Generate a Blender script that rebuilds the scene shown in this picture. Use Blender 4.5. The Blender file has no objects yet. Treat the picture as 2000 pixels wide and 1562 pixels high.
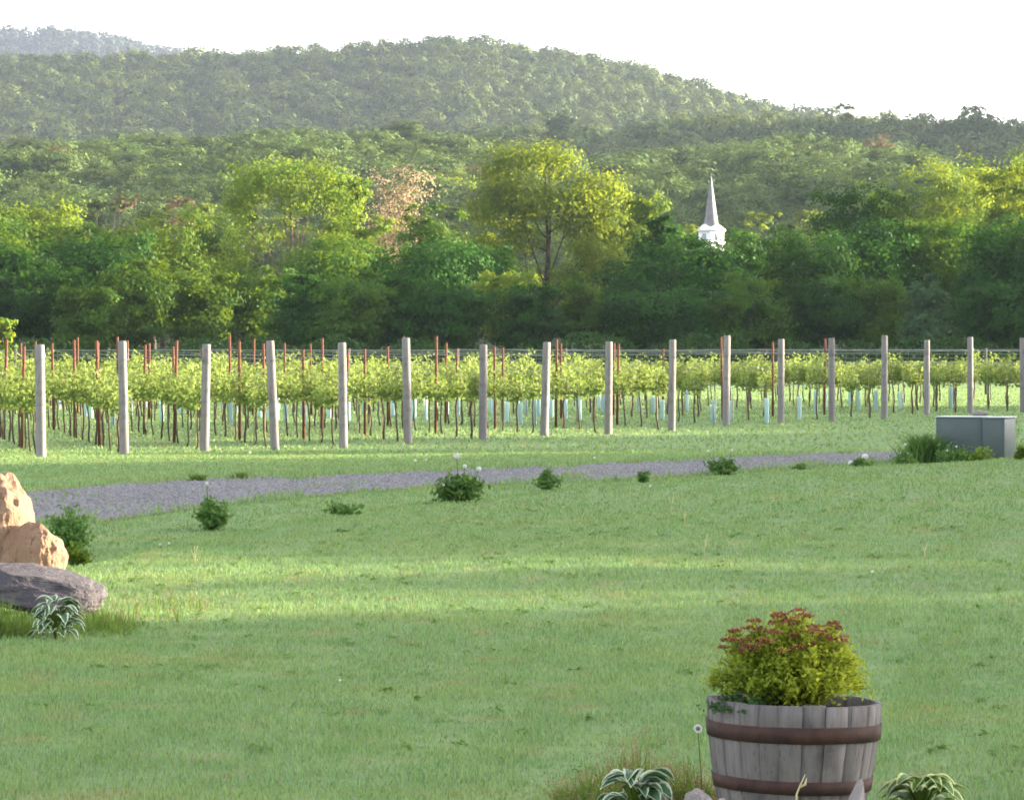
import bpy, math, random
import numpy as np
from mathutils import Vector, Matrix, Euler

S = bpy.context.scene
COL = S.collection
R = math.radians

# ------------------------------------------------------------------ camera
F, CX, HY, EYE = 8000.0, 1000.0, 660.0, 1.75       # focal in photo pixels, horizon row, eye height
cam_d = bpy.data.cameras.new('camera')
cam = bpy.data.objects.new('camera', cam_d)
COL.objects.link(cam)
cam_d.sensor_width = 36.0
cam_d.lens = 36.0 * F / 2000.0
cam_d.shift_y = -(781.0 - HY) / 2000.0
cam_d.clip_start, cam_d.clip_end = 0.5, 20000.0
cam.location = (0, 0, EYE)
cam.rotation_euler = (R(90), 0, 0)
S.camera = cam

# ------------------------------------------------------------------ light
SUN_AZ, SUN_EL = 74.0, 9.0                          # azimuth from +Y towards +X
world = bpy.data.worlds.new('World')
S.world = world
world.use_nodes = True
wn, wl = world.node_tree.nodes, world.node_tree.links
bg = wn['Background']
sky = wn.new('ShaderNodeTexSky')
sky.sky_type = 'NISHITA'
sky.sun_disc = False
sky.sun_elevation = R(SUN_EL)
sky.sun_rotation = R(SUN_AZ)
sky.air_density = 1.0
sky.dust_density = 2.5
sky.ozone_density = 1.0
hsv = wn.new('ShaderNodeHueSaturation')
hsv.inputs['Saturation'].default_value = 0.28
wl.new(sky.outputs[0], hsv.inputs['Color'])
wl.new(hsv.outputs[0], bg.inputs['Color'])
bg.inputs['Strength'].default_value = 0.125
sun_d = bpy.data.lights.new('sun', 'SUN')
sun_d.energy = 4.0
sun_d.angle = R(0.6)
sun_d.color = (1.0, 0.84, 0.58)
sun = bpy.data.objects.new('sun', sun_d)
COL.objects.link(sun)
sd = Vector((math.sin(R(SUN_AZ)) * math.cos(R(SUN_EL)), math.cos(R(SUN_AZ)) * math.cos(R(SUN_EL)), math.sin(R(SUN_EL))))
sun.rotation_euler = sd.to_track_quat('Z', 'Y').to_euler()
sun.location = sd * 300
vs = S.view_settings
vs.view_transform = 'Standard'
vs.look = 'None'
vs.gamma = 1.0
vs.exposure = 2.95
S.cycles.max_bounces = 8
S.cycles.diffuse_bounces = 3
S.cycles.transmission_bounces = 4
S.cycles.transparent_max_bounces = 8
S.cycles.volume_bounces = 1
S.cycles.use_denoising = True
S.cycles.filter_width = 1.7

# ------------------------------------------------------------------ helpers
def at(px, py, D):
    return Vector(((px - CX) / F * D, D, EYE - (py - HY) / F * D))

ORD = ('first second third fourth fifth sixth seventh eighth ninth tenth eleventh twelfth thirteenth fourteenth fifteenth sixteenth '
       'seventeenth eighteenth nineteenth twentieth twenty-first twenty-second twenty-third twenty-fourth twenty-fifth').split()

def tag(o, label=None, cat=None, group=None, kind=None):
    if label: o['label'] = label
    if cat: o['category'] = cat
    if group: o['group'] = group
    if kind: o['kind'] = kind
    return o

def empty(name, loc=(0, 0, 0), rz=0.0, label=None, cat=None, group=None):
    o = bpy.data.objects.new(name, None)
    o.empty_display_size = 0.2
    COL.objects.link(o)
    o.location = loc
    o.rotation_euler = (0, 0, rz)
    return tag(o, label, cat, group)

def make_mesh(name, V, faces, mats, tone=None, smooth=False, midx=None):
    """V (n,3); faces: list of integer arrays (k,3) or (k,4)."""
    V = np.asarray(V, np.float32).reshape(-1, 3)
    me = bpy.data.meshes.new(name)
    me.vertices.add(len(V))
    me.vertices.foreach_set('co', V.ravel())
    if not isinstance(faces, (list, tuple)): faces = [faces]
    faces = [np.asarray(f, np.int32) for f in faces if len(f)]
    li = np.concatenate([f.ravel() for f in faces])
    tot = np.concatenate([np.full(len(f), f.shape[1], np.int32) for f in faces])
    st = np.concatenate([[0], np.cumsum(tot)[:-1]]).astype(np.int32)
    me.loops.add(len(li))
    me.loops.foreach_set('vertex_index', li)
    me.polygons.add(len(tot))
    me.polygons.foreach_set('loop_start', st)
    me.polygons.foreach_set('loop_total', tot)
    if midx is not None: me.polygons.foreach_set('material_index', np.asarray(midx, np.int32))
    if smooth: me.polygons.foreach_set('use_smooth', np.ones(len(tot), bool))
    if tone is not None:
        a = me.attributes.new('tone', 'FLOAT', 'POINT')
        a.data.foreach_set('value', np.asarray(tone, np.float32))
    for m in (mats if isinstance(mats, (list, tuple)) else [mats]): me.materials.append(m)
    me.update(calc_edges=True)
    return me

def link(name, me, parent=None, loc=None):
    o = bpy.data.objects.new(name, me)
    COL.objects.link(o)
    if parent: o.parent = parent
    if loc is not None: o.location = loc
    return o

class MB:
    """collects boxes, tubes and lathes into one mesh"""
    def __init__(s): s.v, s.q, s.t, s.n, s.tone = [], [], [], 0, []
    def add(s, V, q=(), t=(), tone=0.5):
        V = np.asarray(V, float).reshape(-1, 3)
        if len(q): s.q.append(np.asarray(q, int) + s.n)
        if len(t): s.t.append(np.asarray(t, int) + s.n)
        s.v.append(V)
        s.tone.append(np.full(len(V), tone) if np.isscalar(tone) else np.asarray(tone, float))
        s.n += len(V)
    def tube(s, P, rad, seg=6, tone=0.5, cap=True):
        P = np.asarray(P, float); n = len(P)
        rad = np.broadcast_to(np.asarray(rad, float), (n,))
        T = np.gradient(P, axis=0); T /= np.linalg.norm(T, axis=1)[:, None] + 1e-9
        ref = np.array([0.0, 1.0, 0.05]) if abs(T[0][1]) < 0.8 else np.array([1.0, 0, 0])
        A = np.cross(T, ref); A /= np.linalg.norm(A, axis=1)[:, None] + 1e-9
        B = np.cross(T, A)
        th = np.arange(seg) / seg * 2 * math.pi
        V = P[:, None, :] + rad[:, None, None] * (np.cos(th)[None, :, None] * A[:, None, :] + np.sin(th)[None, :, None] * B[:, None, :])
        i = np.arange(n - 1)[:, None] * seg; j = np.arange(seg)[None, :]; k = (j + 1) % seg
        q = np.stack([i + j, i + k, i + seg + k, i + seg + j], -1).reshape(-1, 4)
        V = V.reshape(-1, 3); t = []
        if cap:
            V = np.vstack([V, P[-1:], P[:1]])
            c = n * seg
            t = [[(n - 1) * seg + a, (n - 1) * seg + (a + 1) % seg, c] for a in range(seg)] + [[(a + 1) % seg, a, c + 1] for a in range(seg)]
        s.add(V, q, t, tone)
    def box(s, lo, hi, tone=0.5, M=None):
        x0, y0, z0 = lo; x1, y1, z1 = hi
        V = np.array([[x0, y0, z0], [x1, y0, z0], [x1, y1, z0], [x0, y1, z0], [x0, y0, z1], [x1, y0, z1], [x1, y1, z1], [x0, y1, z1]], float)
        if M is not None: V = np.array([M @ Vector(p) for p in V])
        s.add(V, [[0, 3, 2, 1], [4, 5, 6, 7], [0, 1, 5, 4], [1, 2, 6, 5], [2, 3, 7, 6], [3, 0, 4, 7]], (), tone)
    def mesh(s, name, mats, smooth=False):
        fs = []
        if s.q: fs.append(np.concatenate(s.q))
        if s.t: fs.append(np.concatenate(s.t))
        return make_mesh(name, np.concatenate(s.v), fs, mats, np.concatenate(s.tone), smooth)
    def build(s, name, mats, parent=None, smooth=False, loc=None):
        return link(name, s.mesh(name, mats, smooth), parent, loc)

def bevel(o, w=0.01, seg=2):
    m = o.modifiers.new('bevel', 'BEVEL'); m.width = w; m.segments = seg; m.limit_method = 'ANGLE'

# ------------------------------------------------------------------ materials
def new_mat(name):
    m = bpy.data.materials.new(name); m.use_nodes = True
    nt = m.node_tree
    return m, nt.nodes, nt.links, nt.nodes['Principled BSDF'], nt.nodes['Material Output']

def mixc(N, L, fac, a, b):
    n = N.new('ShaderNodeMix'); n.data_type = 'RGBA'
    for sock, v in ((n.inputs[0], fac), (n.inputs[6], a), (n.inputs[7], b)):
        if hasattr(v, 'is_output'): L.new(v, sock)
        elif isinstance(v, (tuple, list)): sock.default_value = (*v, 1)
        else: sock.default_value = v
    return n.outputs[2]

def ramp(N, L, src, p0, p1):
    n = N.new('ShaderNodeMapRange'); n.inputs[1].default_value = p0; n.inputs[2].default_value = p1
    n.clamp = True
    L.new(src, n.inputs[0]); return n.outputs[0]

def noise(N, L, scale, detail=4, vec=None, rough=0.55, coord='pos'):
    n = N.new('ShaderNodeTexNoise'); n.inputs['Scale'].default_value = scale
    n.inputs['Detail'].default_value = detail; n.inputs['Roughness'].default_value = rough
    if vec is None:
        if coord == 'pos': vec = N.new('ShaderNodeNewGeometry').outputs['Position']
        else: vec = N.new('ShaderNodeTexCoord').outputs['Object']
    L.new(vec, n.inputs['Vector'])
    return n.outputs['Fac']

def stretch(N, L, sx, sy, sz, coord='pos'):
    mp = N.new('ShaderNodeMapping'); mp.inputs['Scale'].default_value = (sx, sy, sz)
    L.new(N.new('ShaderNodeNewGeometry').outputs['Position'] if coord == 'pos' else N.new('ShaderNodeTexCoord').outputs['Object'], mp.inputs[0])
    return mp.outputs[0]

def attr(N, name='tone'):
    n = N.new('ShaderNodeAttribute'); n.attribute_name = name; return n.outputs['Fac']

def leaf_mat(name, a, b, tr=(0.16, 0.2, 0.03), t=0.4, vary=0.25, rough=0.6):
    m, N, L, P, O = new_mat(name)
    c = mixc(N, L, attr(N), a, b)
    oi = N.new('ShaderNodeObjectInfo')
    h = N.new('ShaderNodeHueSaturation')
    mr = N.new('ShaderNodeMapRange'); L.new(oi.outputs['Random'], mr.inputs[0])
    mr.inputs[3].default_value = 1 - vary; mr.inputs[4].default_value = 1 + vary
    L.new(mr.outputs[0], h.inputs['Value']); L.new(c, h.inputs['Color'])
    L.new(h.outputs[0], P.inputs['Base Color'])
    P.inputs['Roughness'].default_value = rough
    P.inputs['Specular IOR Level'].default_value = 0.08
    T = N.new('ShaderNodeBsdfTranslucent')
    tc = mixc(N, L, attr(N), tuple(x * 0.75 for x in tr), tr)
    L.new(tc, T.inputs['Color'])
    X = N.new('ShaderNodeMixShader'); X.inputs[0].default_value = t
    L.new(P.outputs[0], X.inputs[1]); L.new(T.outputs[0], X.inputs[2]); L.new(X.outputs[0], O.inputs['Surface'])
    return m

def plain(name, col, rough=0.7, spec=0.3, metal=0.0, n_scale=None, col2=None, bump=0.0, coord='obj'):
    m, N, L, P, O = new_mat(name)
    P.inputs['Base Color'].default_value = (*col, 1)
    P.inputs['Roughness'].default_value = rough; P.inputs['Specular IOR Level'].default_value = spec
    P.inputs['Metallic'].default_value = metal
    if n_scale:
        f = noise(N, L, n_scale, 5, coord=coord)
        L.new(mixc(N, L, ramp(N, L, f, 0.35, 0.65), col, col2 or tuple(x * 0.6 for x in col)), P.inputs['Base Color'])
        if bump:
            bp = N.new('ShaderNodeBump'); bp.inputs['Strength'].default_value = bump; bp.inputs['Distance'].default_value = 0.02
            L.new(f, bp.inputs['Height']); L.new(bp.outputs[0], P.inputs['Normal'])
    return m

M = {}
# tree leaves: dark tones carry shade, bright and gold ones sunlight, besides leaf colour
M['leaf_dark'] = leaf_mat('leaf_dark', (0.013, 0.052, 0.006), (0.034, 0.105, 0.012), (0.06, 0.15, 0.012), 0.33)  # darkened for the shade low in the treeline
M['leaf_under_shade'] = leaf_mat('leaf_under_shade', (0.010, 0.032, 0.006), (0.024, 0.066, 0.011), (0.04, 0.09, 0.012), 0.3)  # dimmer leaf_dark: shade at the treeline foot put into the colour
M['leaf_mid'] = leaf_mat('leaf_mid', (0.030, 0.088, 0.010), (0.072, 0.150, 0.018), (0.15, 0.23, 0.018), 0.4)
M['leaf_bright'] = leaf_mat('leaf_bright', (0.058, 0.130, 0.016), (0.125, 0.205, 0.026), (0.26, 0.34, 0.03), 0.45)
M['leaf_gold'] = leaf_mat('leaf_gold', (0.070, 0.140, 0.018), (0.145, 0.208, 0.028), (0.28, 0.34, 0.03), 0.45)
M['leaf_pink'] = leaf_mat('leaf_pink', (0.24, 0.185, 0.11), (0.42, 0.32, 0.20), (0.38, 0.29, 0.17), 0.35)
M['leaf_blue'] = leaf_mat('leaf_blue', (0.045, 0.100, 0.045), (0.075, 0.150, 0.060), (0.12, 0.2, 0.06), 0.35)
M['leaf_hill'] = leaf_mat('leaf_hill', (0.026, 0.060, 0.011), (0.100, 0.135, 0.022), (0.13, 0.16, 0.025), 0.16, 0.3)
M['leaf_slope'] = leaf_mat('leaf_slope', (0.046, 0.094, 0.022), (0.115, 0.165, 0.036), (0.15, 0.20, 0.04), 0.2, 0.25)  # lighter than leaf_hill: sunlight on the slope put into the colour
M['leaf_brown'] = leaf_mat('leaf_brown', (0.105, 0.080, 0.038), (0.20, 0.155, 0.075), (0.2, 0.15, 0.07), 0.3)
M['leaf_far'] = leaf_mat('leaf_far', (0.018, 0.036, 0.020), (0.045, 0.062, 0.034), (0.06, 0.08, 0.04), 0.15, 0.2)
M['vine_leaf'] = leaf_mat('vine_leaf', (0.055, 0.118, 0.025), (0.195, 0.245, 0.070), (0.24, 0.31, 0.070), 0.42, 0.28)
M['bush_leaf'] = leaf_mat('bush_leaf', (0.050, 0.125, 0.032), (0.125, 0.225, 0.065), (0.15, 0.26, 0.055), 0.4)
M['bush_lime'] = leaf_mat('bush_lime', (0.07, 0.14, 0.02), (0.15, 0.22, 0.03), (0.2, 0.28, 0.03), 0.4)
M['spirea_leaf'] = leaf_mat('spirea_leaf', (0.12, 0.21, 0.028), (0.47, 0.50, 0.055), (0.46, 0.52, 0.05), 0.45, 0.0)
M['spirea_red'] = leaf_mat('spirea_red', (0.18, 0.055, 0.035), (0.40, 0.19, 0.11), (0.32, 0.14, 0.08), 0.3, 0.0)
M['bark'] = plain('bark', (0.095, 0.080, 0.068), 0.9, 0.1, n_scale=3, col2=(0.05, 0.04, 0.03))
M['bark_pale'] = plain('bark_pale', (0.20, 0.15, 0.11), 0.9, 0.1, n_scale=3, col2=(0.12, 0.09, 0.07))
M['white_petal'] = leaf_mat('white_petal', (0.75, 0.75, 0.72), (0.85, 0.85, 0.82), (0.6, 0.6, 0.55), 0.3, 0.0)
M['bare_stem'] = plain('bare_stem', (0.45, 0.38, 0.22), 0.8)
M['rust'] = plain('rust', (0.17, 0.065, 0.040), 0.8, 0.2, n_scale=6, col2=(0.10, 0.045, 0.03))
M['bamboo'] = plain('bamboo', (0.42, 0.33, 0.18), 0.7, n_scale=8, col2=(0.3, 0.24, 0.15))
M['wire'] = plain('wire', (0.20, 0.21, 0.24), 0.5, 0.5, metal=0.3)
M['fence_post'] = plain('fence_post', (0.09, 0.085, 0.09), 0.8)
M['tube'] = leaf_mat('tube', (0.36, 0.54, 0.54), (0.52, 0.66, 0.66), (0.36, 0.55, 0.54), 0.35, 0.25)
M['slate'] = plain('slate', (0.12, 0.12, 0.13), 0.6, 0.4, n_scale=1.2, col2=(0.17, 0.17, 0.18))
M['white_paint'] = plain('white_paint', (0.80, 0.80, 0.80), 0.6, n_scale=0.6, col2=(0.72, 0.73, 0.75))
M['louver'] = plain('louver', (0.30, 0.32, 0.36), 0.7)
M['box_green'] = plain('box_green', (0.068, 0.090, 0.098), 0.5, 0.35, n_scale=2.5, col2=(0.056, 0.076, 0.083))
M['box_lid'] = plain('box_lid', (0.42, 0.46, 0.46), 0.35, 0.5, n_scale=3, col2=(0.34, 0.38, 0.38))  # bright sky on the cabinet top put into the lid colour
M['concrete'] = plain('concrete', (0.36, 0.35, 0.33), 0.9, n_scale=5, col2=(0.25, 0.24, 0.23))
M['cap'] = plain('cap', (0.22, 0.20, 0.19), 0.7, n_scale=9, col2=(0.14, 0.13, 0.13))
M['soil'] = plain('soil', (0.035, 0.025, 0.018), 0.95, 0.1, n_scale=30, col2=(0.06, 0.045, 0.03), bump=0.8)
M['hoop'] = plain('hoop', (0.034, 0.020, 0.019), 0.8, 0.25, n_scale=16, col2=(0.066, 0.033, 0.028), bump=0.3)

def wood_mat(name, a, b, dark, sx, sz, tone_mix=0.5):
    m, N, L, P, O = new_mat(name)
    v = stretch(N, L, sx, sx, sz, 'obj')
    f = noise(N, L, 1.0, 6, v, 0.65)
    c = mixc(N, L, ramp(N, L, f, 0.3, 0.7), a, b)
    f2 = noise(N, L, 1.0, 3, stretch(N, L, sx * 2.2, sx * 2.2, sz * 0.6, 'obj'), 0.7)
    c = mixc(N, L, ramp(N, L, f2, 0.60, 0.72), c, dark)
    f3 = noise(N, L, 5.0, 4, coord='obj')
    mm = N.new('ShaderNodeMath'); mm.operation = 'MULTIPLY'; mm.inputs[1].default_value = 0.6
    L.new(ramp(N, L, f3, 0.52, 0.68), mm.inputs[0])
    c = mixc(N, L, mm.outputs[0], c, dark)
    h = N.new('ShaderNodeHueSaturation')
    mr = N.new('ShaderNodeMapRange'); L.new(attr(N), mr.inputs[0])
    mr.inputs[3].default_value = 1 - tone_mix; mr.inputs[4].default_value = 1 + tone_mix
    L.new(mr.outputs[0], h.inputs['Value']); L.new(c, h.inputs['Color'])
    L.new(h.outputs[0], P.inputs['Base Color'])
    P.inputs['Roughness'].default_value = 0.85; P.inputs['Specular IOR Level'].default_value = 0.2
    bp = N.new('ShaderNodeBump'); bp.inputs['Strength'].default_value = 0.4; bp.inputs['Distance'].default_value = 0.01
    L.new(f, bp.inputs['Height']); L.new(bp.outputs[0], P.inputs['Normal'])
    return m
M['post_wood'] = wood_mat('post_wood', (0.245, 0.228, 0.235), (0.178, 0.166, 0.174), (0.090, 0.082, 0.083), 22, 1.6, 0.2)
M['stave'] = wood_mat('stave', (0.172, 0.156, 0.158), (0.112, 0.100, 0.104), (0.040, 0.035, 0.036), 40, 2.6, 0.20)

def rock_mat(name, a, b, c3, scale, bump):
    m, N, L, P, O = new_mat(name)
    f = noise(N, L, scale, 8, stretch(N, L, 1, 1, 0.45, 'obj'), rough=0.65)
    c = mixc(N, L, ramp(N, L, f, 0.35, 0.65), a, b)
    f2 = noise(N, L, scale * 3.5, 6, stretch(N, L, 1.2, 1.2, 0.4, 'obj'), rough=0.7)
    c = mixc(N, L, ramp(N, L, f2, 0.55, 0.70), c, c3)
    L.new(c, P.inputs['Base Color']); P.inputs['Roughness'].default_value = 0.9
    P.inputs['Specular IOR Level'].default_value = 0.2
    bp = N.new('ShaderNodeBump'); bp.inputs['Strength'].default_value = bump; bp.inputs['Distance'].default_value = 0.05
    L.new(f2, bp.inputs['Height']); L.new(bp.outputs[0], P.inputs['Normal'])
    return m
M['rock_tan'] = rock_mat('rock_tan', (0.285, 0.168, 0.110), (0.345, 0.232, 0.165), (0.14, 0.078, 0.050), 5.0, 1.0)
M['rock_grey'] = rock_mat('rock_grey', (0.062, 0.056, 0.070), (0.100, 0.091, 0.104), (0.155, 0.14, 0.135), 3.0, 0.9)
M['rock_small'] = rock_mat('rock_small', (0.24, 0.21, 0.22), (0.34, 0.30, 0.30), (0.14, 0.12, 0.12), 9.0, 0.6)

def grass_mat(name, blades):
    m, N, L, P, O = new_mat(name)
    g1, g2, g3, dry = (0.143, 0.234, 0.084), (0.176, 0.270, 0.105), (0.194, 0.266, 0.088), (0.26, 0.225, 0.105)
    n1 = noise(N, L, 1.0, 6, stretch(N, L, 2.4, 1.6, 1.0), 0.7)
    c = mixc(N, L, ramp(N, L, n1, 0.38, 0.62), g1, g2)
    n2 = noise(N, L, 0.6, 5, stretch(N, L, 0.8, 1.0, 1.0))
    c = mixc(N, L, ramp(N, L, n2, 0.48, 0.72), c, g3)
    n3 = noise(N, L, 2.2, 5)
    dm = N.new('ShaderNodeMath'); dm.operation = 'MULTIPLY'; dm.inputs[1].default_value = 0.75
    L.new(ramp(N, L, n3, 0.57, 0.72), dm.inputs[0])
    c = mixc(N, L, dm.outputs[0], c, dry)
    hd = N.new('ShaderNodeHueSaturation'); hd.inputs['Value'].default_value = 1.08 if blades else 0.78
    L.new(c, hd.inputs['Color']); c = hd.outputs[0]
    if blades:
        t = attr(N)
        h = N.new('ShaderNodeHueSaturation')
        mr = N.new('ShaderNodeMapRange'); L.new(t, mr.inputs[0]); mr.inputs[3].default_value = 0.75; mr.inputs[4].default_value = 1.35
        L.new(mr.outputs[0], h.inputs['Value']); L.new(c, h.inputs['Color']); c = h.outputs[0]
        c = mixc(N, L, ramp(N, L, t, 0.965, 0.98), c, (0.28, 0.25, 0.13))
    L.new(c, P.inputs['Base Color']); P.inputs['Roughness'].default_value = 0.75; P.inputs['Specular IOR Level'].default_value = 0.15
    if blades:
        T = N.new('ShaderNodeBsdfTranslucent'); L.new(c, T.inputs['Color'])
        X = N.new('ShaderNodeMixShader'); X.inputs[0].default_value = 0.4
        L.new(P.outputs[0], X.inputs[1]); L.new(T.outputs[0], X.inputs[2]); L.new(X.outputs[0], O.inputs['Surface'])
    else:
        bp = N.new('ShaderNodeBump'); bp.inputs['Strength'].default_value = 0.6; bp.inputs['Distance'].default_value = 0.05
        L.new(noise(N, L, 14, 6), bp.inputs['Height']); L.new(bp.outputs[0], P.inputs['Normal'])
    return m
M['lawn'] = grass_mat('lawn', False)
M['blade'] = grass_mat('blade', True)
M['tall_grass'] = leaf_mat('tall_grass', (0.055, 0.120, 0.022), (0.14, 0.20, 0.05), (0.16, 0.24, 0.04), 0.4, 0.0)
M['clover'] = leaf_mat('clover', (0.11, 0.215, 0.06), (0.17, 0.285, 0.09), (0.17, 0.28, 0.06), 0.35, 0.0)
M['seed'] = leaf_mat('seed', (0.22, 0.12, 0.075), (0.40, 0.25, 0.16), (0.3, 0.2, 0.12), 0.3, 0.0)
M['floor'] = plain('floor', (0.030, 0.050, 0.020), 0.95, 0.1, n_scale=0.05, col2=(0.05, 0.06, 0.03), coord='pos')

def gravel_mat():
    m, N, L, P, O = new_mat('gravel')
    f = noise(N, L, 16, 8, rough=0.85)
    c = mixc(N, L, ramp(N, L, f, 0.36, 0.64), (0.10, 0.097, 0.108), (0.215, 0.208, 0.228))
    f2 = noise(N, L, 0.9, 4, stretch(N, L, 0.5, 0.8, 1))
    c = mixc(N, L, ramp(N, L, f2, 0.60, 0.85), c, (0.22, 0.21, 0.15))
    tw_ = mixc(N, L, 0.5, attr(N), noise(N, L, 1.1, 4))
    c = mixc(N, L, ramp(N, L, tw_, 0.46, 0.62), c, (0.135, 0.135, 0.085))
    f3 = noise(N, L, 9, 3)
    c = mixc(N, L, ramp(N, L, f3, 0.68, 0.78), c, (0.42, 0.40, 0.42))
    L.new(c, P.inputs['Base Color']); P.inputs['Roughness'].default_value = 0.9
    bp = N.new('ShaderNodeBump'); bp.inputs['Strength'].default_value = 0.9; bp.inputs['Distance'].default_value = 0.05
    L.new(f, bp.inputs['Height']); L.new(bp.outputs[0], P.inputs['Normal'])
    return m
M['gravel'] = gravel_mat()

def hosta_mat(name, green, edge):
    m, N, L, P, O = new_mat(name)
    n = noise(N, L, 60, 2, coord='obj')
    ad = N.new('ShaderNodeMath'); ad.operation = 'MULTIPLY_ADD'; ad.inputs[1].default_value = 0.5; L.new(n, ad.inputs[0]); L.new(attr(N), ad.inputs[2])
    c = mixc(N, L, ramp(N, L, ad.outputs[0], 0.78, 0.95), green, edge)
    L.new(c, P.inputs['Base Color']); P.inputs['Roughness'].default_value = 0.5
    T = N.new('ShaderNodeBsdfTranslucent'); L.new(c, T.inputs['Color'])
    X = N.new('ShaderNodeMixShader'); X.inputs[0].default_value = 0.25
    L.new(P.outputs[0], X.inputs[1]); L.new(T.outputs[0], X.inputs[2]); L.new(X.outputs[0], O.inputs['Surface'])
    return m
M['hosta_white'] = hosta_mat('hosta_white', (0.055, 0.125, 0.055), (0.55, 0.62, 0.45))
M['hosta_lime'] = hosta_mat('hosta_lime', (0.10, 0.19, 0.05), (0.58, 0.62, 0.24))

# ------------------------------------------------------------------ terrain
def sstep(a, b, x):
    t = np.clip((x - a) / (b - a), 0, 1)
    return t * t * (3 - 2 * t)

SKY = {  # canopy line of every ridge in photo pixels, ridge distance, where its front begins, tree height, profile
    'C': (1050, 600, 12, 0.7, [(-900, 300), (0, 268), (60, 275), (120, 262), (300, 256), (450, 260), (560, 246), (700, 242), (900, 262), (960, 285), (1080, 285),
                               (1170, 300), (1300, 290), (1400, 280), (1440, 266), (1640, 266), (1720, 275), (1760, 320), (1830, 350), (2000, 360), (2900, 380)]),
    'D': (1500, 1180, 12, 0.8, [(-900, 300), (0, 290), (600, 275), (900, 252), (1000, 238), (1200, 242), (1300, 228), (1450, 214), (1600, 211), (1750, 213), (1900, 216), (2000, 224), (2900, 250)]),
    'E': (2300, 1580, 12, 0.85, [(-1200, 120), (0, 104), (420, 98), (480, 95), (640, 85), (780, 76), (880, 66), (950, 70), (1000, 84), (1100, 93), (1250, 120),
                                (1350, 150), (1450, 184), (1530, 205), (1700, 228), (2200, 290), (3200, 400)]),
    'F': (4500, 3300, 12, 0.9, [(-1500, 90), (-300, 60), (0, 49), (120, 49), (200, 57), (300, 80), (420, 99), (700, 150), (1200, 260), (3200, 420)]),
}
def ridge_z(k, X):
    Dr, D0, ht, p, pts = SKY[k]
    xp = CX + F * X / Dr
    y = np.interp(xp, [a for a, _ in pts], [b for _, b in pts])
    return EYE + (HY - y) * Dr / F - ht

def crest_D(X):
    return np.interp(X, [-20, -6, -3.4, -2.6, -1.2, 0, 1.65, 5, 7.5, 20], [24, 27.5, 33.6, 39.5, 46.5, 50, 53, 58, 60.5, 70])

def H(X, D):
    X, D = np.asarray(X, float), np.asarray(D, float)
    lawn = -0.0036 * (D - 15) + 0.020 * np.clip(X, 0, 12) * sstep(28, 58, D) + 0.02 * np.sin(X * 0.9 + 1) * np.sin(D * 0.23) + 0.012 * np.sin(X * 2.1 + D * 0.6)
    base = -0.40 + 0.015 * np.sin(X * 0.5 + D * 0.17)
    s = D - crest_D(X)
    dip = -0.06 * np.exp(-((s - 4.5) / 2.2) ** 2)
    z = lawn + (base - lawn) * sstep(-1.5, 5.5, s) + dip
    z = z + (-5.5) * sstep(330, 560, D)
    for k in SKY:
        Dr, D0, ht, p, _ = SKY[k]
        zr = ridge_z(k, X)
        t = np.clip((D - D0) / (Dr - D0), 0, 1) ** p
        back = np.clip(1 - (D - Dr) / (0.35 * Dr), 0, 1)
        zz = -6 + (zr + 6) * np.where(D <= Dr, t, 0.3 + 0.7 * back)
        z = np.where((D > D0), np.maximum(z, zz), z)
    # unseen spurs added beyond the frame on the sunny side to shade the slopes
    for xs, ds, sx_, sd_, hs in ((262, 815, 60, 150, 82), (330, 1450, 62, 150, 150)):
        z = np.maximum(z, -8 + hs * np.exp(-((X - xs) / sx_) ** 2 / 2 - ((D - ds) / sd_) ** 2 / 2))
    return z

def hz(x, y): return float(H(x, y))

def gp(px, py, lo=12.0, hi=400.0):
    """the point of the ground that shows at photo pixel (px, py)"""
    D = np.linspace(lo, hi, 8000)
    X = (px - CX) / F * D
    y = HY + (EYE - H(X, D)) * F / D
    i = int(np.argmax(y <= py)) if (y <= py).any() else len(D) - 1
    return Vector((X[i], D[i], hz(X[i], D[i])))

def sheet(name, Dr, tr, wid, mat_idx=None, mats=None, dz=0.0):
    D = np.asarray(Dr); t = np.asarray(tr)
    Xg = t[None, :] * wid(D)[:, None]; Dg = np.repeat(D[:, None], len(t), 1)
    V = np.stack([Xg, Dg, H(Xg, Dg) + dz], -1)
    n, k = V.shape[:2]
    i = np.arange(n - 1)[:, None] * k; j = np.arange(k - 1)[None, :]
    q = np.stack([i + j, i + j + 1, i + k + j + 1, i + k + j], -1).reshape(-1, 4)
    return make_mesh(name, V.reshape(-1, 3), q, mats, smooth=True)

near_D = np.concatenate([np.arange(-70, 10, 5.0), np.arange(10, 90, 0.5), np.arange(90, 262, 4.0)])
wid_near = lambda D: np.maximum(D, 0) * 0.2 + 62
o = link('lawn', sheet('lawn', near_D, np.linspace(-1, 1, 181), wid_near, mats=M['lawn']))
tag(o, kind='structure')
far_D = np.concatenate([[260], 260 * 1.014 ** np.arange(1, 226)])
o = link('hills', sheet('hills', far_D, np.linspace(-1, 1, 161), lambda D: np.minimum(D * 0.3 + 36, D * 0.2 + 220), mats=M['floor'], dz=-0.02))
tag(o, kind='structure')

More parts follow.
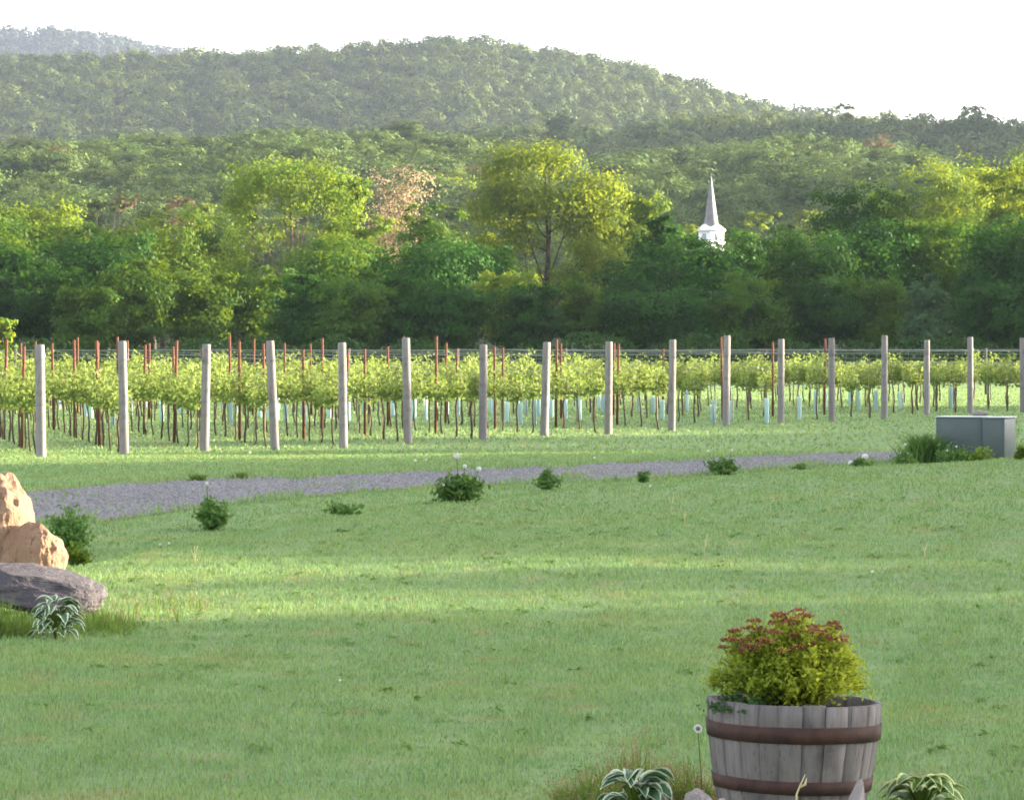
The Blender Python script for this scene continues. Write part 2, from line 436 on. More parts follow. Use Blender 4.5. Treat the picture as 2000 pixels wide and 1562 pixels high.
# gravel drive between two edges given as ground points
far_e = [(-120, 972), (50, 964), (350, 940), (520, 934), (700, 928), (850, 920), (1000, 912), (1350, 902), (1500, 891), (1750, 880), (2000, 872), (2250, 864)]
near_e = [(-120, 1034), (60, 1023), (200, 1020), (430, 991), (650, 970), (850, 953), (1050, 943), (1350, 931), (1500, 921), (1750, 902), (2000, 893), (2250, 884)]
def flat_gp(px, py):
    D = (EYE + 0.41) * F / (py - HY)
    return np.array([(px - CX) / F * D, D])
fe = np.array([flat_gp(*p) for p in far_e]); ne = np.array([flat_gp(*p) for p in near_e])
def resample(P, n):
    d = np.concatenate([[0], np.cumsum(np.linalg.norm(np.diff(P, axis=0), axis=1))]); u = np.linspace(0, d[-1], n)
    return np.stack([np.interp(u, d, P[:, i]) for i in (0, 1)], -1)
nr = 160
fe, ne = resample(fe, nr), resample(ne, nr)
rg = np.random.default_rng(5)
wob = lambda: np.convolve(rg.normal(0, 0.22, nr + 8), np.ones(3) / 3, 'same')[4:nr + 4]
fe[:, 1] += wob(); ne[:, 1] += wob()
tt = np.linspace(0, 1, 14)
G = ne[:, None, :] * (1 - tt)[None, :, None] + fe[:, None, :] * tt[None, :, None]
Z = H(G[..., 0], G[..., 1]) + 0.012
V = np.concatenate([G, Z[..., None]], -1)
i = np.arange(nr - 1)[:, None] * 14; j = np.arange(13)[None, :]
q = np.stack([i + j, i + 14 + j, i + 15 + j, i + 1 + j], -1).reshape(-1, 4)
ROAD = (ne.copy(), fe.copy())
o = link('gravel_drive', make_mesh('gravel_drive', V.reshape(-1, 3), q, M['gravel'], tone=np.tile(np.abs(np.abs(tt - 0.5) - 0.22) / 0.28, nr), smooth=True))
tag(o, kind='structure')
def on_road(X, D, m=0.0):
    dn = np.interp(X, ROAD[0][:, 0], ROAD[0][:, 1]); df = np.interp(X, ROAD[1][:, 0], ROAD[1][:, 1])
    return (D > dn - m) & (D < df + m)

# ------------------------------------------------------------------ leaves
def unit(a): return a / (np.linalg.norm(a, axis=-1, keepdims=True) + 1e-9)

def leaf_quads(rng, P, Nrm, size, tone, aspect=0.75):
    """rhombic leaf sprays at P facing Nrm"""
    n = len(P)
    r = unit(rng.normal(size=(n, 3)))
    a = unit(np.cross(Nrm, r)); b = np.cross(Nrm, a)
    s = size * rng.uniform(0.6, 1.35, n)
    a = a * (s * 0.5)[:, None]; b = b * (s * 0.5 * aspect)[:, None]
    up = Nrm * (s * 0.12)[:, None]
    V = np.stack([P - a, P - b * 1.0 + up, P + a, P + b + up], 1).reshape(-1, 3)
    q = np.arange(4 * n).reshape(n, 4)
    return V, q, np.repeat(tone, 4)

def lobes_for(rng, w, d, h, cb, n, shape='round'):
    """ellipsoid clumps filling the envelope of a crown w x d wide from cb to h"""
    out = []
    for k in range(n):
        while True:
            u = rng.uniform(-1, 1, 3)
            if (u ** 2).sum() < 1: break
        v = (u[2] + 1) / 2
        if shape == 'cone': sc = 1.05 - 0.85 * v
        elif shape == 'flat': sc = 0.75 + 0.35 * v
        elif shape == 'column': sc = 0.9
        else: sc = 1.0
        r = rng.uniform(0.2, 0.34) * min(w, d) * (0.75 if shape == 'cone' else 1)
        x = u[0] * max(w / 2 - r, 0.1) * sc; y = u[1] * max(d / 2 - r, 0.1) * sc
        z = cb + r * 0.8 + v * max(h - cb - 1.7 * r, 0.1)
        out.append((x, y, z, r, r, r * rng.uniform(0.7, 0.95)))
    for a_ in (-0.2, 0.02, 0.24):
        rt = rng.uniform(0.15, 0.22) * w * (0.5 if shape == 'cone' else 1)
        out.append((a_ * w * (0.15 if shape == 'cone' else 1), rng.uniform(-.1, .1) * d, h - rt * rng.uniform(0.8, 1.25), rt, rt, rt * 0.85))
    return out

def crown_mesh(rng, lobes, n, size, mat, clump=52, spread=0.27, inner=0.4, mask=None):
    L = np.array(lobes)
    wgt = L[:, 3] * L[:, 4]; wgt = wgt / wgt.sum()
    nc = max(4, n // clump)
    li = rng.choice(len(L), nc, p=wgt)
    dr = unit(rng.normal(size=(nc, 3)) + np.array([0, 0, 0.25]))
    rr = 1 - inner * rng.random(nc) ** 2
    C = L[li, :3] + dr * L[li, 3:6] * rr[:, None]
    ct = rng.random(nc)
    ci = np.repeat(np.arange(nc), clump)
    m = len(ci)
    sp = spread * L[li[ci], 3] * 0.8
    P = C[ci] + rng.normal(size=(m, 3)) * sp[:, None] * np.array([1, 1, 0.6])
    Nn = unit(dr[ci] * 1.0 + rng.normal(size=(m, 3)) * 0.33 + np.array([0, 0, 0.2]))
    tone = np.clip(0.55 * ct[ci] + 0.45 * rng.random(m), 0, 1)
    if mask is not None:
        k = mask(P); P, Nn, tone = P[k], Nn[k], tone[k]
    V, q, t = leaf_quads(rng, P, Nn, size, tone)
    return make_mesh('crown', V, q, mat, t)

def trunk_mesh(rng, h, r, lobes, lean=0.0, mat=None, start=0.25, nl=9, thin=1.0):
    b = MB()
    top = np.array([lean * h, 0, h * 0.86])
    ts = np.linspace(0, 1, 8)
    path = np.outer(ts, top); path[:, :2] += np.cumsum(rng.normal(0, 0.012 * h, (8, 2)), 0) * ts[:, None]
    b.tube(path, r * (1 - 0.85 * ts) * np.where(ts == 0, 1.35, 1), 8)
    for k in rng.permutation(len(lobes))[:nl]:
        l = lobes[k]; e = np.array(l[:3])
        t0 = np.clip(rng.uniform(start, 0.75) * min(1, e[2] / (0.8 * h)), 0.08, 0.9)
        s = np.array([np.interp(t0, ts, path[:, i]) for i in range(3)])
        u = np.linspace(0, 1, 6)[:, None]
        mid = (s + e) / 2 + np.array([0, 0, -0.08 * h]) * 0.5 + rng.normal(0, 0.02 * h, 3)
        pth = (1 - u) ** 2 * s + 2 * u * (1 - u) * mid + u * u * e
        r0 = r * 0.42 * (1 - 0.6 * t0) * thin
        b.tube(pth, np.linspace(r0, r0 * 0.22, 6), 5)
        for _ in range(3):
            f = rng.uniform(0.45, 0.95); s2 = (1 - f) ** 2 * s + 2 * f * (1 - f) * mid + f * f * e
            e2 = s2 + unit(rng.normal(size=3) + np.array([0, 0, 0.5])) * l[3] * rng.uniform(0.5, 1.0)
            b.tube(np.array([s2, (s2 + e2) / 2 + rng.normal(0, 0.08, 3), e2]), [r0 * 0.35, r0 * 0.25, r0 * 0.1], 4)
    return b.mesh('trunk', mat or M['bark'])

def tree(name, label, px, top, wpx, D, leaf, group, cb=0.12, shape='round', nlobe=13, n=5200, size=0.42, depth=None, cat='tree', lean=0.0, inner=0.5, seed=0, bark=None, nl=9, lobes=None, spread=0.27, r=None):
    rng = np.random.default_rng(seed + int(px) * 7 + int(top) * 13)
    X = (px - CX) / F * D
    g = hz(X, D)
    h = EYE - (top - HY) / F * D - g
    w = wpx / F * D
    t = empty(name, (X, D, g), 0, label, cat, group)
    L = lobes(h, w) if lobes else lobes_for(rng, w, depth or w * 0.9, h, cb * h, nlobe, shape)
    link('crown', crown_mesh(rng, L, n, size, M[leaf], inner=inner, spread=spread, clump=int(np.clip(n / (len(L) * 9), 14, 52))), t)
    link('trunk', trunk_mesh(rng, h, r or max(0.12, 0.022 * h), L, lean, bark or M['bark'], nl=nl), t)
    return t

# ------------------------------------------------------------------ the treeline behind the vineyard
POSTS = [(80, 893, 673), (243, 888, 666), (399, 881, 672), (537, 879, 665), (671, 875, 669), (797, 866, 660), (943, 860, 673), (1063, 851, 668), (1188, 848, 667),
         (1312, 842, 663), (1418, 832, 655), (1525, 829, 662), (1625, 824, 660), (1727, 819, 655), (1810, 811, 664), (1895, 808, 658), (1998, 805, 660)]
def near_post(px):
    k = int(np.argmin([abs(p[0] - px) for p in POSTS]))
    return f'{ORD[k]} wooden end post'

hedge = 'trees of the treeline behind the vineyard'
# hero trees
def hero_lobes(h, w):
    return [(-0.30 * w, 0, 0.88 * h, 0.19 * w, 0.2 * w, 0.10 * h), (-0.05 * w, 0.3, 0.92 * h, 0.2 * w, 0.2 * w, 0.09 * h), (0.28 * w, 0.1, 0.90 * h, 0.2 * w, 0.2 * w, 0.10 * h),
            (0.40 * w, -0.2, 0.76 * h, 0.13 * w, 0.15 * w, 0.08 * h), (-0.42 * w, 0.2, 0.74 * h, 0.14 * w, 0.15 * w, 0.08 * h), (0.10 * w, 0.4, 0.78 * h, 0.16 * w, 0.2 * w, 0.06 * h),
            (-0.32 * w, 0, 0.60 * h, 0.16 * w, 0.2 * w, 0.06 * h), (0.20 * w, -0.3, 0.58 * h, 0.10 * w, 0.15 * w, 0.10 * h), (-0.05 * w, 0.2, 0.66 * h, 0.09 * w, 0.1 * w, 0.05 * h),
            (0.42 * w, 0, 0.55 * h, 0.16 * w, 0.2 * w, 0.10 * h), (-0.40 * w, 0, 0.46 * h, 0.2 * w, 0.2 * w, 0.09 * h), (0.02 * w, 0.3, 0.45 * h, 0.16 * w, 0.2 * w, 0.06 * h),
            (0.30 * w, 0.3, 0.36 * h, 0.2 * w, 0.2 * w, 0.1 * h)]
tree('cottonwood', 'tall open yellow-green tree with bare leaning limbs showing under its broad flat top', 560, 312, 245, 330, 'leaf_bright', hedge, n=12500, size=0.245, lobes=hero_lobes, spread=0.4, r=0.3, nl=13, lean=-0.02, bark=M['bark_pale'])
def hero2_lobes(h, w):
    return [(-0.26 * w, 0, 0.88 * h, 0.17 * w, 0.2 * w, 0.12 * h), (0.02 * w, 0.3, 0.91 * h, 0.20 * w, 0.2 * w, 0.11 * h), (0.33 * w, 0.1, 0.80 * h, 0.19 * w, 0.2 * w, 0.12 * h),
            (-0.36 * w, -0.2, 0.70 * h, 0.16 * w, 0.2 * w, 0.11 * h), (-0.10 * w, -0.6, 0.74 * h, 0.18 * w, 0.2 * w, 0.10 * h), (0.16 * w, -0.4, 0.70 * h, 0.18 * w, 0.2 * w, 0.10 * h),
            (0.40 * w, 0, 0.64 * h, 0.13 * w, 0.2 * w, 0.08 * h), (-0.40 * w, 0, 0.54 * h, 0.15 * w, 0.2 * w, 0.08 * h), (-0.16 * w, 0.2, 0.58 * h, 0.12 * w, 0.2 * w, 0.06 * h),
            (0.28 * w, 0.1, 0.52 * h, 0.15 * w, 0.2 * w, 0.07 * h), (0.44 * w, 0, 0.46 * h, 0.15 * w, 0.2 * w, 0.09 * h), (-0.3 * w, 0, 0.38 * h, 0.2 * w, 0.2 * w, 0.1 * h), (0.1 * w, 0.2, 0.36 * h, 0.2 * w, 0.2 * w, 0.1 * h)]
tree('maple_tree', 'big golden-green tree with several rounded heads, tallest in the middle of the treeline', 1066, 288, 290, 330, 'leaf_gold', hedge, n=25000, size=0.245, lobes=hero2_lobes, spread=0.36, r=0.32, nl=13)
# nearly leafless pinkish tree
t = tree('blossoming_tree', 'pinkish-brown nearly bare tree with fine twigs rising above the green treeline', 768, 322, 165, 370, 'leaf_pink', hedge, n=5200, size=0.24, nlobe=16, cb=0.35, inner=0.7, spread=0.45, bark=M['bark_pale'], nl=16)

SHAPES = [  # px, top, width, D, leaf, shape, words
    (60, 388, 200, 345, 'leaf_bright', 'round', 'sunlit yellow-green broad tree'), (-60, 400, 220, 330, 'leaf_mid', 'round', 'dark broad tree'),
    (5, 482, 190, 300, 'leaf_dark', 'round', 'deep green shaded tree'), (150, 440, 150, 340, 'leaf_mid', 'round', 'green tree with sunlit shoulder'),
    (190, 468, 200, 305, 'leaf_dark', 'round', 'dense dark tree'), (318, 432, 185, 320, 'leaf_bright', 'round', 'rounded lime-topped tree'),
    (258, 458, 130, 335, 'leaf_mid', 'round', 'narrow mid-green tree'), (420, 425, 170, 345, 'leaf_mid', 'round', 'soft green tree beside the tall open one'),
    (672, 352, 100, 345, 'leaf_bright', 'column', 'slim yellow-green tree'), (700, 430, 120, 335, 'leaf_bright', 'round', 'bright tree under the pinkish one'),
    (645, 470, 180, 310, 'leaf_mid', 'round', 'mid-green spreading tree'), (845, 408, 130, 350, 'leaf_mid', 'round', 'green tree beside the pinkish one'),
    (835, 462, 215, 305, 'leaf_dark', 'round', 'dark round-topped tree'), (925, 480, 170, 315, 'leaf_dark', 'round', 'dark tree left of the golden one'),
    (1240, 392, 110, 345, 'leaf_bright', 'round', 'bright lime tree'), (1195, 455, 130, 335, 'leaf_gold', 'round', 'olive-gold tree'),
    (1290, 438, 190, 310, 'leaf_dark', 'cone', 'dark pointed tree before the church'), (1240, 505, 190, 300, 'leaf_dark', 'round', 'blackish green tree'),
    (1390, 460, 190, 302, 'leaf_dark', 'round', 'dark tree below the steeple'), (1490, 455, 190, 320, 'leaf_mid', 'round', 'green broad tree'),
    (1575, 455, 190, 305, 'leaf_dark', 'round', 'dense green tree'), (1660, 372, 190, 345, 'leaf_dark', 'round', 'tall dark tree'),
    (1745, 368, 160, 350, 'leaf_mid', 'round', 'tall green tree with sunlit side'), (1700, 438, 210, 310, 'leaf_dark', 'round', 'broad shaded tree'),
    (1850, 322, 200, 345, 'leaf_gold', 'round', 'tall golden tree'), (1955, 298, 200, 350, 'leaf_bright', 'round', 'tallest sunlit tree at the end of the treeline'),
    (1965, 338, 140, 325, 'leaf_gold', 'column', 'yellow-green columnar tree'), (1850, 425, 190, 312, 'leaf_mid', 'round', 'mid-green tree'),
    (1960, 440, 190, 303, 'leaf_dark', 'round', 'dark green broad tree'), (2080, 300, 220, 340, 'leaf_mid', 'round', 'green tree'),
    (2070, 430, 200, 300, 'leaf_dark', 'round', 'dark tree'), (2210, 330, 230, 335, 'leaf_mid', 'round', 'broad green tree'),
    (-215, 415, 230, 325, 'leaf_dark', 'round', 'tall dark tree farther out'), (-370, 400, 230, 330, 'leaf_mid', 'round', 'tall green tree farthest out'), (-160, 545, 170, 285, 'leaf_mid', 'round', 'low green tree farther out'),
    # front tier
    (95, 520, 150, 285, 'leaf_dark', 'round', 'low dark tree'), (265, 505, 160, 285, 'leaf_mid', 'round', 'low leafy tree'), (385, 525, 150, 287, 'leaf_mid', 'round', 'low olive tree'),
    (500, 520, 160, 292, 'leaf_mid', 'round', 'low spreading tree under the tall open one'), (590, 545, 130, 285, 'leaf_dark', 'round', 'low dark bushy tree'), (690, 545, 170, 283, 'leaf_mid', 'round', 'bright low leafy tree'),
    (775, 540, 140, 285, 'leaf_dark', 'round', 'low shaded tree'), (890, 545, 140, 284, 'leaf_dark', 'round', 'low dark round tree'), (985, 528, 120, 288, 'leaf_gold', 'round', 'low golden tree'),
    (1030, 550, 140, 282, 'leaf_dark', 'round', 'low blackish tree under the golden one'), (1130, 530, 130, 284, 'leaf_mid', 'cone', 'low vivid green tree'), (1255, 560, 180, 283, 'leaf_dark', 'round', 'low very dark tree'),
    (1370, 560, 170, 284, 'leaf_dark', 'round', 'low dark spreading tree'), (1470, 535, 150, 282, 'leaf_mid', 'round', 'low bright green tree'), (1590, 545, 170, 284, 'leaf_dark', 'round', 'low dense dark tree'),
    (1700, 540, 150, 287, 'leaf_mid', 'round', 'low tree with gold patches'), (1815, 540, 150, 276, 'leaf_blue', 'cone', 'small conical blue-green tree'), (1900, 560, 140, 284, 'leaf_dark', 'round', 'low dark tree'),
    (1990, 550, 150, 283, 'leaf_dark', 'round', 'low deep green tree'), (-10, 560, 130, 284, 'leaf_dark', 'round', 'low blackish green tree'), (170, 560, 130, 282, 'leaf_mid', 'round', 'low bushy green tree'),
]
seen = set()
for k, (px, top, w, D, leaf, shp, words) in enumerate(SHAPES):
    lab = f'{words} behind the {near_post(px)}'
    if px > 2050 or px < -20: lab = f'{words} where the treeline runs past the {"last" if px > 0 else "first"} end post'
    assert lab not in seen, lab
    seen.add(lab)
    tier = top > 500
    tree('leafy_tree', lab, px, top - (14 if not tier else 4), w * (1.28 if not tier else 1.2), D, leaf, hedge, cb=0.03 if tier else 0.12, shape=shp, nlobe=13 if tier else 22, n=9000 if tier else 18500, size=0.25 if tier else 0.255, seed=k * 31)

# sunlit bush at the foot of the treeline
t = tree('hedge_shrub', 'sunlit yellow-green bush standing before the shaded treeline by the first end post', 5, 618, 70, 215, 'leaf_bright', None, cb=0.0, nlobe=6, n=1400, size=0.28, cat='shrub')

# second line of trees nearer the church
back = 'trees of the valley behind the treeline'
for k, (px, top, w, D, leaf, words) in enumerate([
    (150, 398, 90, 520, 'leaf_hill', 'grey-green round tree in the valley above the second end post'), (205, 388, 90, 540, 'leaf_hill', 'dull green tree in the valley left of the reddish one'),
    (248, 382, 75, 560, 'leaf_brown', 'reddish-brown tree in the valley behind the treeline'), (350, 385, 80, 540, 'leaf_brown', 'brownish twiggy tree in the valley beside a rounded one'),
    (392, 392, 100, 510, 'leaf_gold', 'rounded olive tree in the valley left of the tall open tree'), (300, 405, 100, 500, 'leaf_hill', 'low grey-green tree between two brownish trees'),
    (100, 410, 110, 500, 'leaf_hill', 'low dull tree behind the sunlit broad tree'), (890, 400, 90, 540, 'leaf_hill', 'small dull tree between the pinkish and the golden trees'),
    (1320, 440, 120, 470, 'leaf_gold', 'rounded olive tree directly left of the church steeple'), (1445, 452, 90, 470, 'leaf_gold', 'pale olive bushy tree right beside the church steeple'),
    (1490, 412, 95, 560, 'leaf_gold', 'rounded yellow-green tree a little right of the steeple'), (1580, 408, 90, 570, 'leaf_gold', 'yellow-topped tree in the valley between steeple and tall dark tree'),
    (1535, 425, 90, 545, 'leaf_hill', 'grey-green tree between two yellow-green ones in the valley'), (1270, 420, 90, 560, 'leaf_hill', 'dull green tree behind the bright lime tree')]):
    tree('valley_tree', words, px, top, w, D, leaf, back, cb=0.05, nlobe=14, n=5200, size=0.42, seed=k * 17 + 3)

# unseen trees added beyond the frame sunwards, heights shaped to shade the lawn
shade = 'unseen trees added to shade the lawn'
src = []
for k in range(3):
    rng = np.random.default_rng(900 + k)
    L = lobes_for(rng, 8.5, 8.0, 8.2, 0.3, 16)
    src.append((crown_mesh(rng, L, 7000, 0.5, M['leaf_mid'], inner=0.7, spread=0.42), trunk_mesh(rng, 8.2, 0.2, L)))
ROW = [(0, 2.1), (7, 2.1), (14, 2.1), (20.5, 2.05), (27, 2.0), (33, 1.9), (39, 1.5), (45.5, 1.06), (51, 1.25), (57, 1.75), (63, 1.9), (69, 1.9), (75, 1.8), (81, 1.6), (87, 1.35),
       (93, 1.26), (99, 1.22), (105, 1.1), (111, 1.06), (117, 1.18), (123, 1.16), (130, 1.15), (137, 1.12)]
ROW = [(D, s, 52) for D, s in ROW] + [(D, 1.95, 60) for D in list(np.arange(3, 36, 6.5)) + list(np.arange(58, 86, 6.5))]
for k, (D, s, X) in enumerate(ROW):
    X = X + 1.5 * math.sin(k * 2.3)
    t = empty('unseen_shade_tree', (X, D, hz(X, D)), k * 1.7, 'unseen broad leafy tree added off frame to shade the lawn', 'tree', shade)
    t.scale = (1, 1, s)
    link('crown', src[k % 3][0], t); link('trunk', src[k % 3][1], t)

for k in range(16):  # trees added out of frame, heights shaped to shade the treeline foot
    X, D = 60 + 9 * (k % 2) + 2 * math.sin(k), 264 + k * 6.0
    t = empty('unseen_shade_tree', (X, D, hz(X, D)), k * 1.3, 'unseen tall tree carrying the treeline on, added to shade it', 'tree', 'unseen trees carrying the treeline on to shade it')
    t.scale = (1.25, 1.25, 2.6 if D < 305 else 1.65)
    link('crown', src[k % 3][0], t); link('trunk', src[k % 3][1], t)

# ------------------------------------------------------------------ wooded hills
def dome_field(name, pts, rad, hts, nq, mat, seed, label, sz=0.5):
    rng = np.random.default_rng(seed)
    n = len(pts)
    ci = np.repeat(np.arange(n), nq); m = len(ci)
    dr = unit(rng.normal(size=(m, 3)) + np.array([0, 0, 0.45]))
    bump = 1 + 0.25 * np.sin(dr[:, 0] * 5 + ci) * np.cos(dr[:, 1] * 5 + ci * 1.7)
    r = rad[ci] * (0.72 + 0.34 * rng.random(m)) * bump
    P = pts[ci] + np.stack([dr[:, 0] * r, dr[:, 1] * r, hts[ci] - rad[ci] * 0.85 + dr[:, 2] * r * 0.85], -1)
    Nn = unit(dr + rng.normal(size=(m, 3)) * 0.17)
    ct = rng.random(n) ** 1.3
    tone = np.clip(0.75 * ct[ci] + 0.25 * rng.random(m), 0, 1)
    V, q, t = leaf_quads(rng, P, Nn, 1.0, tone, 0.85)
    V = (V.reshape(m, 4, 3) - P[:, None, :]) * (rad[ci] * sz)[:, None, None] + P[:, None, :]
    return make_mesh(name, V.reshape(-1, 3), q, mat, t)

def scatter(seed, D0, D1, spacing, lo=-0.18, hi=0.18):
    rng = np.random.default_rng(seed); out = []
    D = D0
    while D < D1:
        xs = np.arange(lo * D, hi * D, spacing) + rng.uniform(-0.5, 0.5) * spacing
        xs = xs + rng.uniform(-0.35, 0.35, len(xs)) * spacing
        ds = D + rng.uniform(-0.35, 0.35, len(xs)) * spacing
        out.append(np.stack([xs, ds], -1)); D += spacing * 0.9
    P = np.concatenate(out)
    return np.column_stack([P, H(P[:, 0], P[:, 1])]), rng

def wood(name, key, D0, D1, spacing, nq, seed, rad, ht, lo=-0.18, hi=0.18, sz=0.5, mat='leaf_hill'):
    P, rng = scatter(seed, D0, D1, spacing, lo, hi)
    rd = rad * rng.choice([0.6, 0.8, 1.0, 1.2, 1.5], len(P), p=[.2, .25, .25, .2, .1]) * rng.uniform(0.9, 1.1, len(P)); hh = ht * rng.uniform(0.7, 1.05, len(P)) * (rd / rad) ** 0.4
    o = link(name, dome_field(name, P, rd, hh, nq, M[mat], seed, '', sz))
    tag(o, kind='stuff')
    return o
o = wood('hill_forest', 'E', 1600, 2330, 9.6, 260, 21, 5.6, 12.8, sz=0.21); o['label'] = 'forest covering the long rounded hill'
o = wood('ridge_forest', 'D', 1190, 1520, 8.8, 330, 22, 5.4, 12, sz=0.20); o['label'] = 'dark forest on the low ridge under the hill'
o = wood('distant_forest', 'F', 3700, 4540, 13.0, 80, 23, 7.5, 12, -0.20, -0.04, sz=0.36, mat='leaf_far'); o['label'] = 'hazy forest on the farthest hill'

# mid-slope trees: those that show largest are things, the hidden rest one wood
P, rng = scatter(31, 640, 1065, 9.8)
rd = 5.6 * rng.choice([0.65, 0.85, 1.0, 1.25, 1.5], len(P), p=[.2, .25, .25, .2, .1]) * rng.uniform(0.9, 1.1, len(P)); hh = 11.5 * rng.uniform(0.75, 1.1, len(P)) * (rd / 5.6) ** 0.4
order = np.argsort(P[:, 1])
hor = np.full(2400, 2000.0); vis = np.zeros(len(P)); hid = np.zeros(len(P), bool)
for k in order:
    x, D, z = P[k]
    c = CX + F * x / D; r = rd[k] * F / D
    a, b = int(max(0, c - r + 200)), int(min(2400, c + r + 200))
    ty = HY - (z + hh[k] - EYE) * F / D
    if b <= a: continue
    hid[k] = ty > hor[a:b].max() + 14
    colx = np.arange(a, b) - 200 - c
    tops = ty + r * (1 - np.sqrt(np.clip(1 - (colx / r) ** 2, 0, 1)))
    inside = (np.arange(a, b) > 190) & (np.arange(a, b) < 2210)
    vis[k] = (np.clip(np.minimum(hor[a:b], 520) - tops, 0, None) * inside).sum()
    hor[a:b] = np.minimum(hor[a:b], tops)
big = np.argsort(-vis)[:270]
protos = []
for v in range(9):
    r2 = np.random.default_rng(500 + v)
    L = lobes_for(r2, 9.6, 9.6, 11.5, 1.5, 9)
    mat = M['leaf_brown'] if v == 8 else M['leaf_gold'] if v in (6, 7) else M['leaf_slope']
    protos.append((crown_mesh(r2, L, 6200, 0.40, mat, clump=30, inner=0.3), trunk_mesh(r2, 10.5, 0.25, L, nl=4)))
mid_label = ['grey-green rounded tree among the many on the middle slope', 'olive tree among the many on the middle slope', 'brownish tree among the many on the middle slope']
for k in big:
    v = int(rng.choice(9, p=[.165, .165, .165, .165, .16, .15, .01, .01, .01]))
    t = empty('slope_tree', P[k], rng.uniform(0, 6.28), mid_label[2 if v == 8 else 1 if v in (6, 7) else 0], 'tree', 'trees on the middle slope')
    s = rd[k] / 4.9
    t.scale = (s, s, hh[k] / 11.5)
    link('crown', protos[v][0], t); link('trunk', protos[v][1], t)
rest = np.setdiff1d(np.arange(len(P))[~hid], big)
o = link('slope_forest', dome_field('slope_forest', P[rest], rd[rest], hh[rest], 480, M['leaf_slope'], 33, '', 0.15))
tag(o, 'wood filling the middle slope behind the larger trees', kind='stuff')
# trees of their own on the slope
tree('ridge_tree', 'tall brownish-pink tree standing alone at the end of the wooded ridge', 1712, 264, 88, 1010, 'leaf_brown', 'trees on the middle slope', cb=0.05, nlobe=16, n=6000, size=0.55)
tree('ridge_tree', 'big pale green dome of a tree under the hill slope', 1085, 214, 84, 1420, 'leaf_slope', 'trees on the middle slope', cb=0.05, nlobe=14, n=5200, size=0.8)
tree('ridge_tree', 'wide olive dome of a tree on the slope above the golden one', 1262, 286, 130, 960, 'leaf_slope', 'trees on the middle slope', cb=0.05, nlobe=16, n=6500, size=0.55)
tree('ridge_tree', 'single pale tree rising above the skyline of the low ridge', 1652, 203, 46, 1490, 'leaf_slope', 'trees on the middle slope', cb=0.1, nlobe=6, n=700, size=1.2)

# ------------------------------------------------------------------ church
Dc = 640.0
cx = (1389 - CX) / F * Dc
base = hz(cx, Dc)
zz = lambda py: EYE - (py - HY) / F * Dc - base
ch = empty('church', (cx, Dc, base), R(38), 'white church tower with tall grey spire rising above the treetops', 'church')
w = 1.42
b = MB(); b.box((-w, -w, 0), (w, w, zz(452)))
tw = b.build('tower', M['white_paint'], ch); bevel(tw, 0.05)
b = MB(); b.box((-w - 0.16, -w - 0.16, zz(476)), (w + 0.16, w + 0.16, zz(473)))
b.build('cornice', M['white_paint'], tw)
bl = MB()
for a in range(4):
    Mr = Matrix.Rotation(a * math.pi / 2, 4, 'Z')
    V = [(-w - 0.30, -w - 0.10, zz(452)), (w + 0.30, -w - 0.10, zz(452)), (w + 0.30, -w - 0.10, zz(449)), (0.10, -w - 0.10, zz(438)), (-0.10, -w - 0.10, zz(438)), (-w - 0.30, -w - 0.10, zz(449))]
    V += [(x, 0.0, z) for x, y, z in V]
    V = np.array([Mr @ Vector(p) for p in V])
    bl.add(V, [[0, 1, 2, 5], [2, 3, 4, 5], [5, 4, 10, 11], [4, 3, 9, 10], [3, 2, 8, 9], [1, 0, 6, 7], [2, 1, 7, 8], [0, 5, 11, 6]])
bl.build('gable', M['white_paint'], tw)
for a in range(4):
    Mr = Matrix.Rotation(a * math.pi / 2, 4, 'Z')
    b = MB(); b.box((-0.45, -w - 0.03, zz(471)), (0.45, -w + 0.05, zz(456)), M=Mr)
    b.build('louver', M['louver'], tw)
b = MB()
s0, s1 = 1.36, 0.02
prof = [(s0, zz(443)), (s0 * 0.86, zz(436)), (0.04, zz(344))]
th = np.arange(8) / 8 * 2 * math.pi + math.pi / 8
V = np.array([[r * math.cos(a), r * math.sin(a), z] for r, z in [(1.5, zz(448))] + prof for a in th])
i = np.arange(3)[:, None] * 8; j = np.arange(8)[None, :]
b.add(V, np.stack([i + j, i + (j + 1) % 8, i + 8 + (j + 1) % 8, i + 8 + j], -1).reshape(-1, 4))
sp = b.build('spire', M['slate'], ch)
b = MB(); b.tube([(0, 0, zz(345)), (0, 0, zz(339))], [0.05, 0.02], 6); b.build('finial', M['wire'], sp)
b = MB(); b.box((-5, w, 0), (5, 22, 7)); nv = b.build('nave', M['white_paint'], ch)
b = MB(); b.add([(-5.4, w - 0.2, 6.9), (5.4, w - 0.2, 6.9), (0, w - 0.2, 11.5), (-5.4, 22.3, 6.9), (5.4, 22.3, 6.9), (0, 22.3, 11.5)], [[0, 2, 5, 3], [1, 4, 5, 2], [0, 3, 4, 1]], [[0, 1, 2], [3, 5, 4]])
b.build('roof', M['slate'], nv)

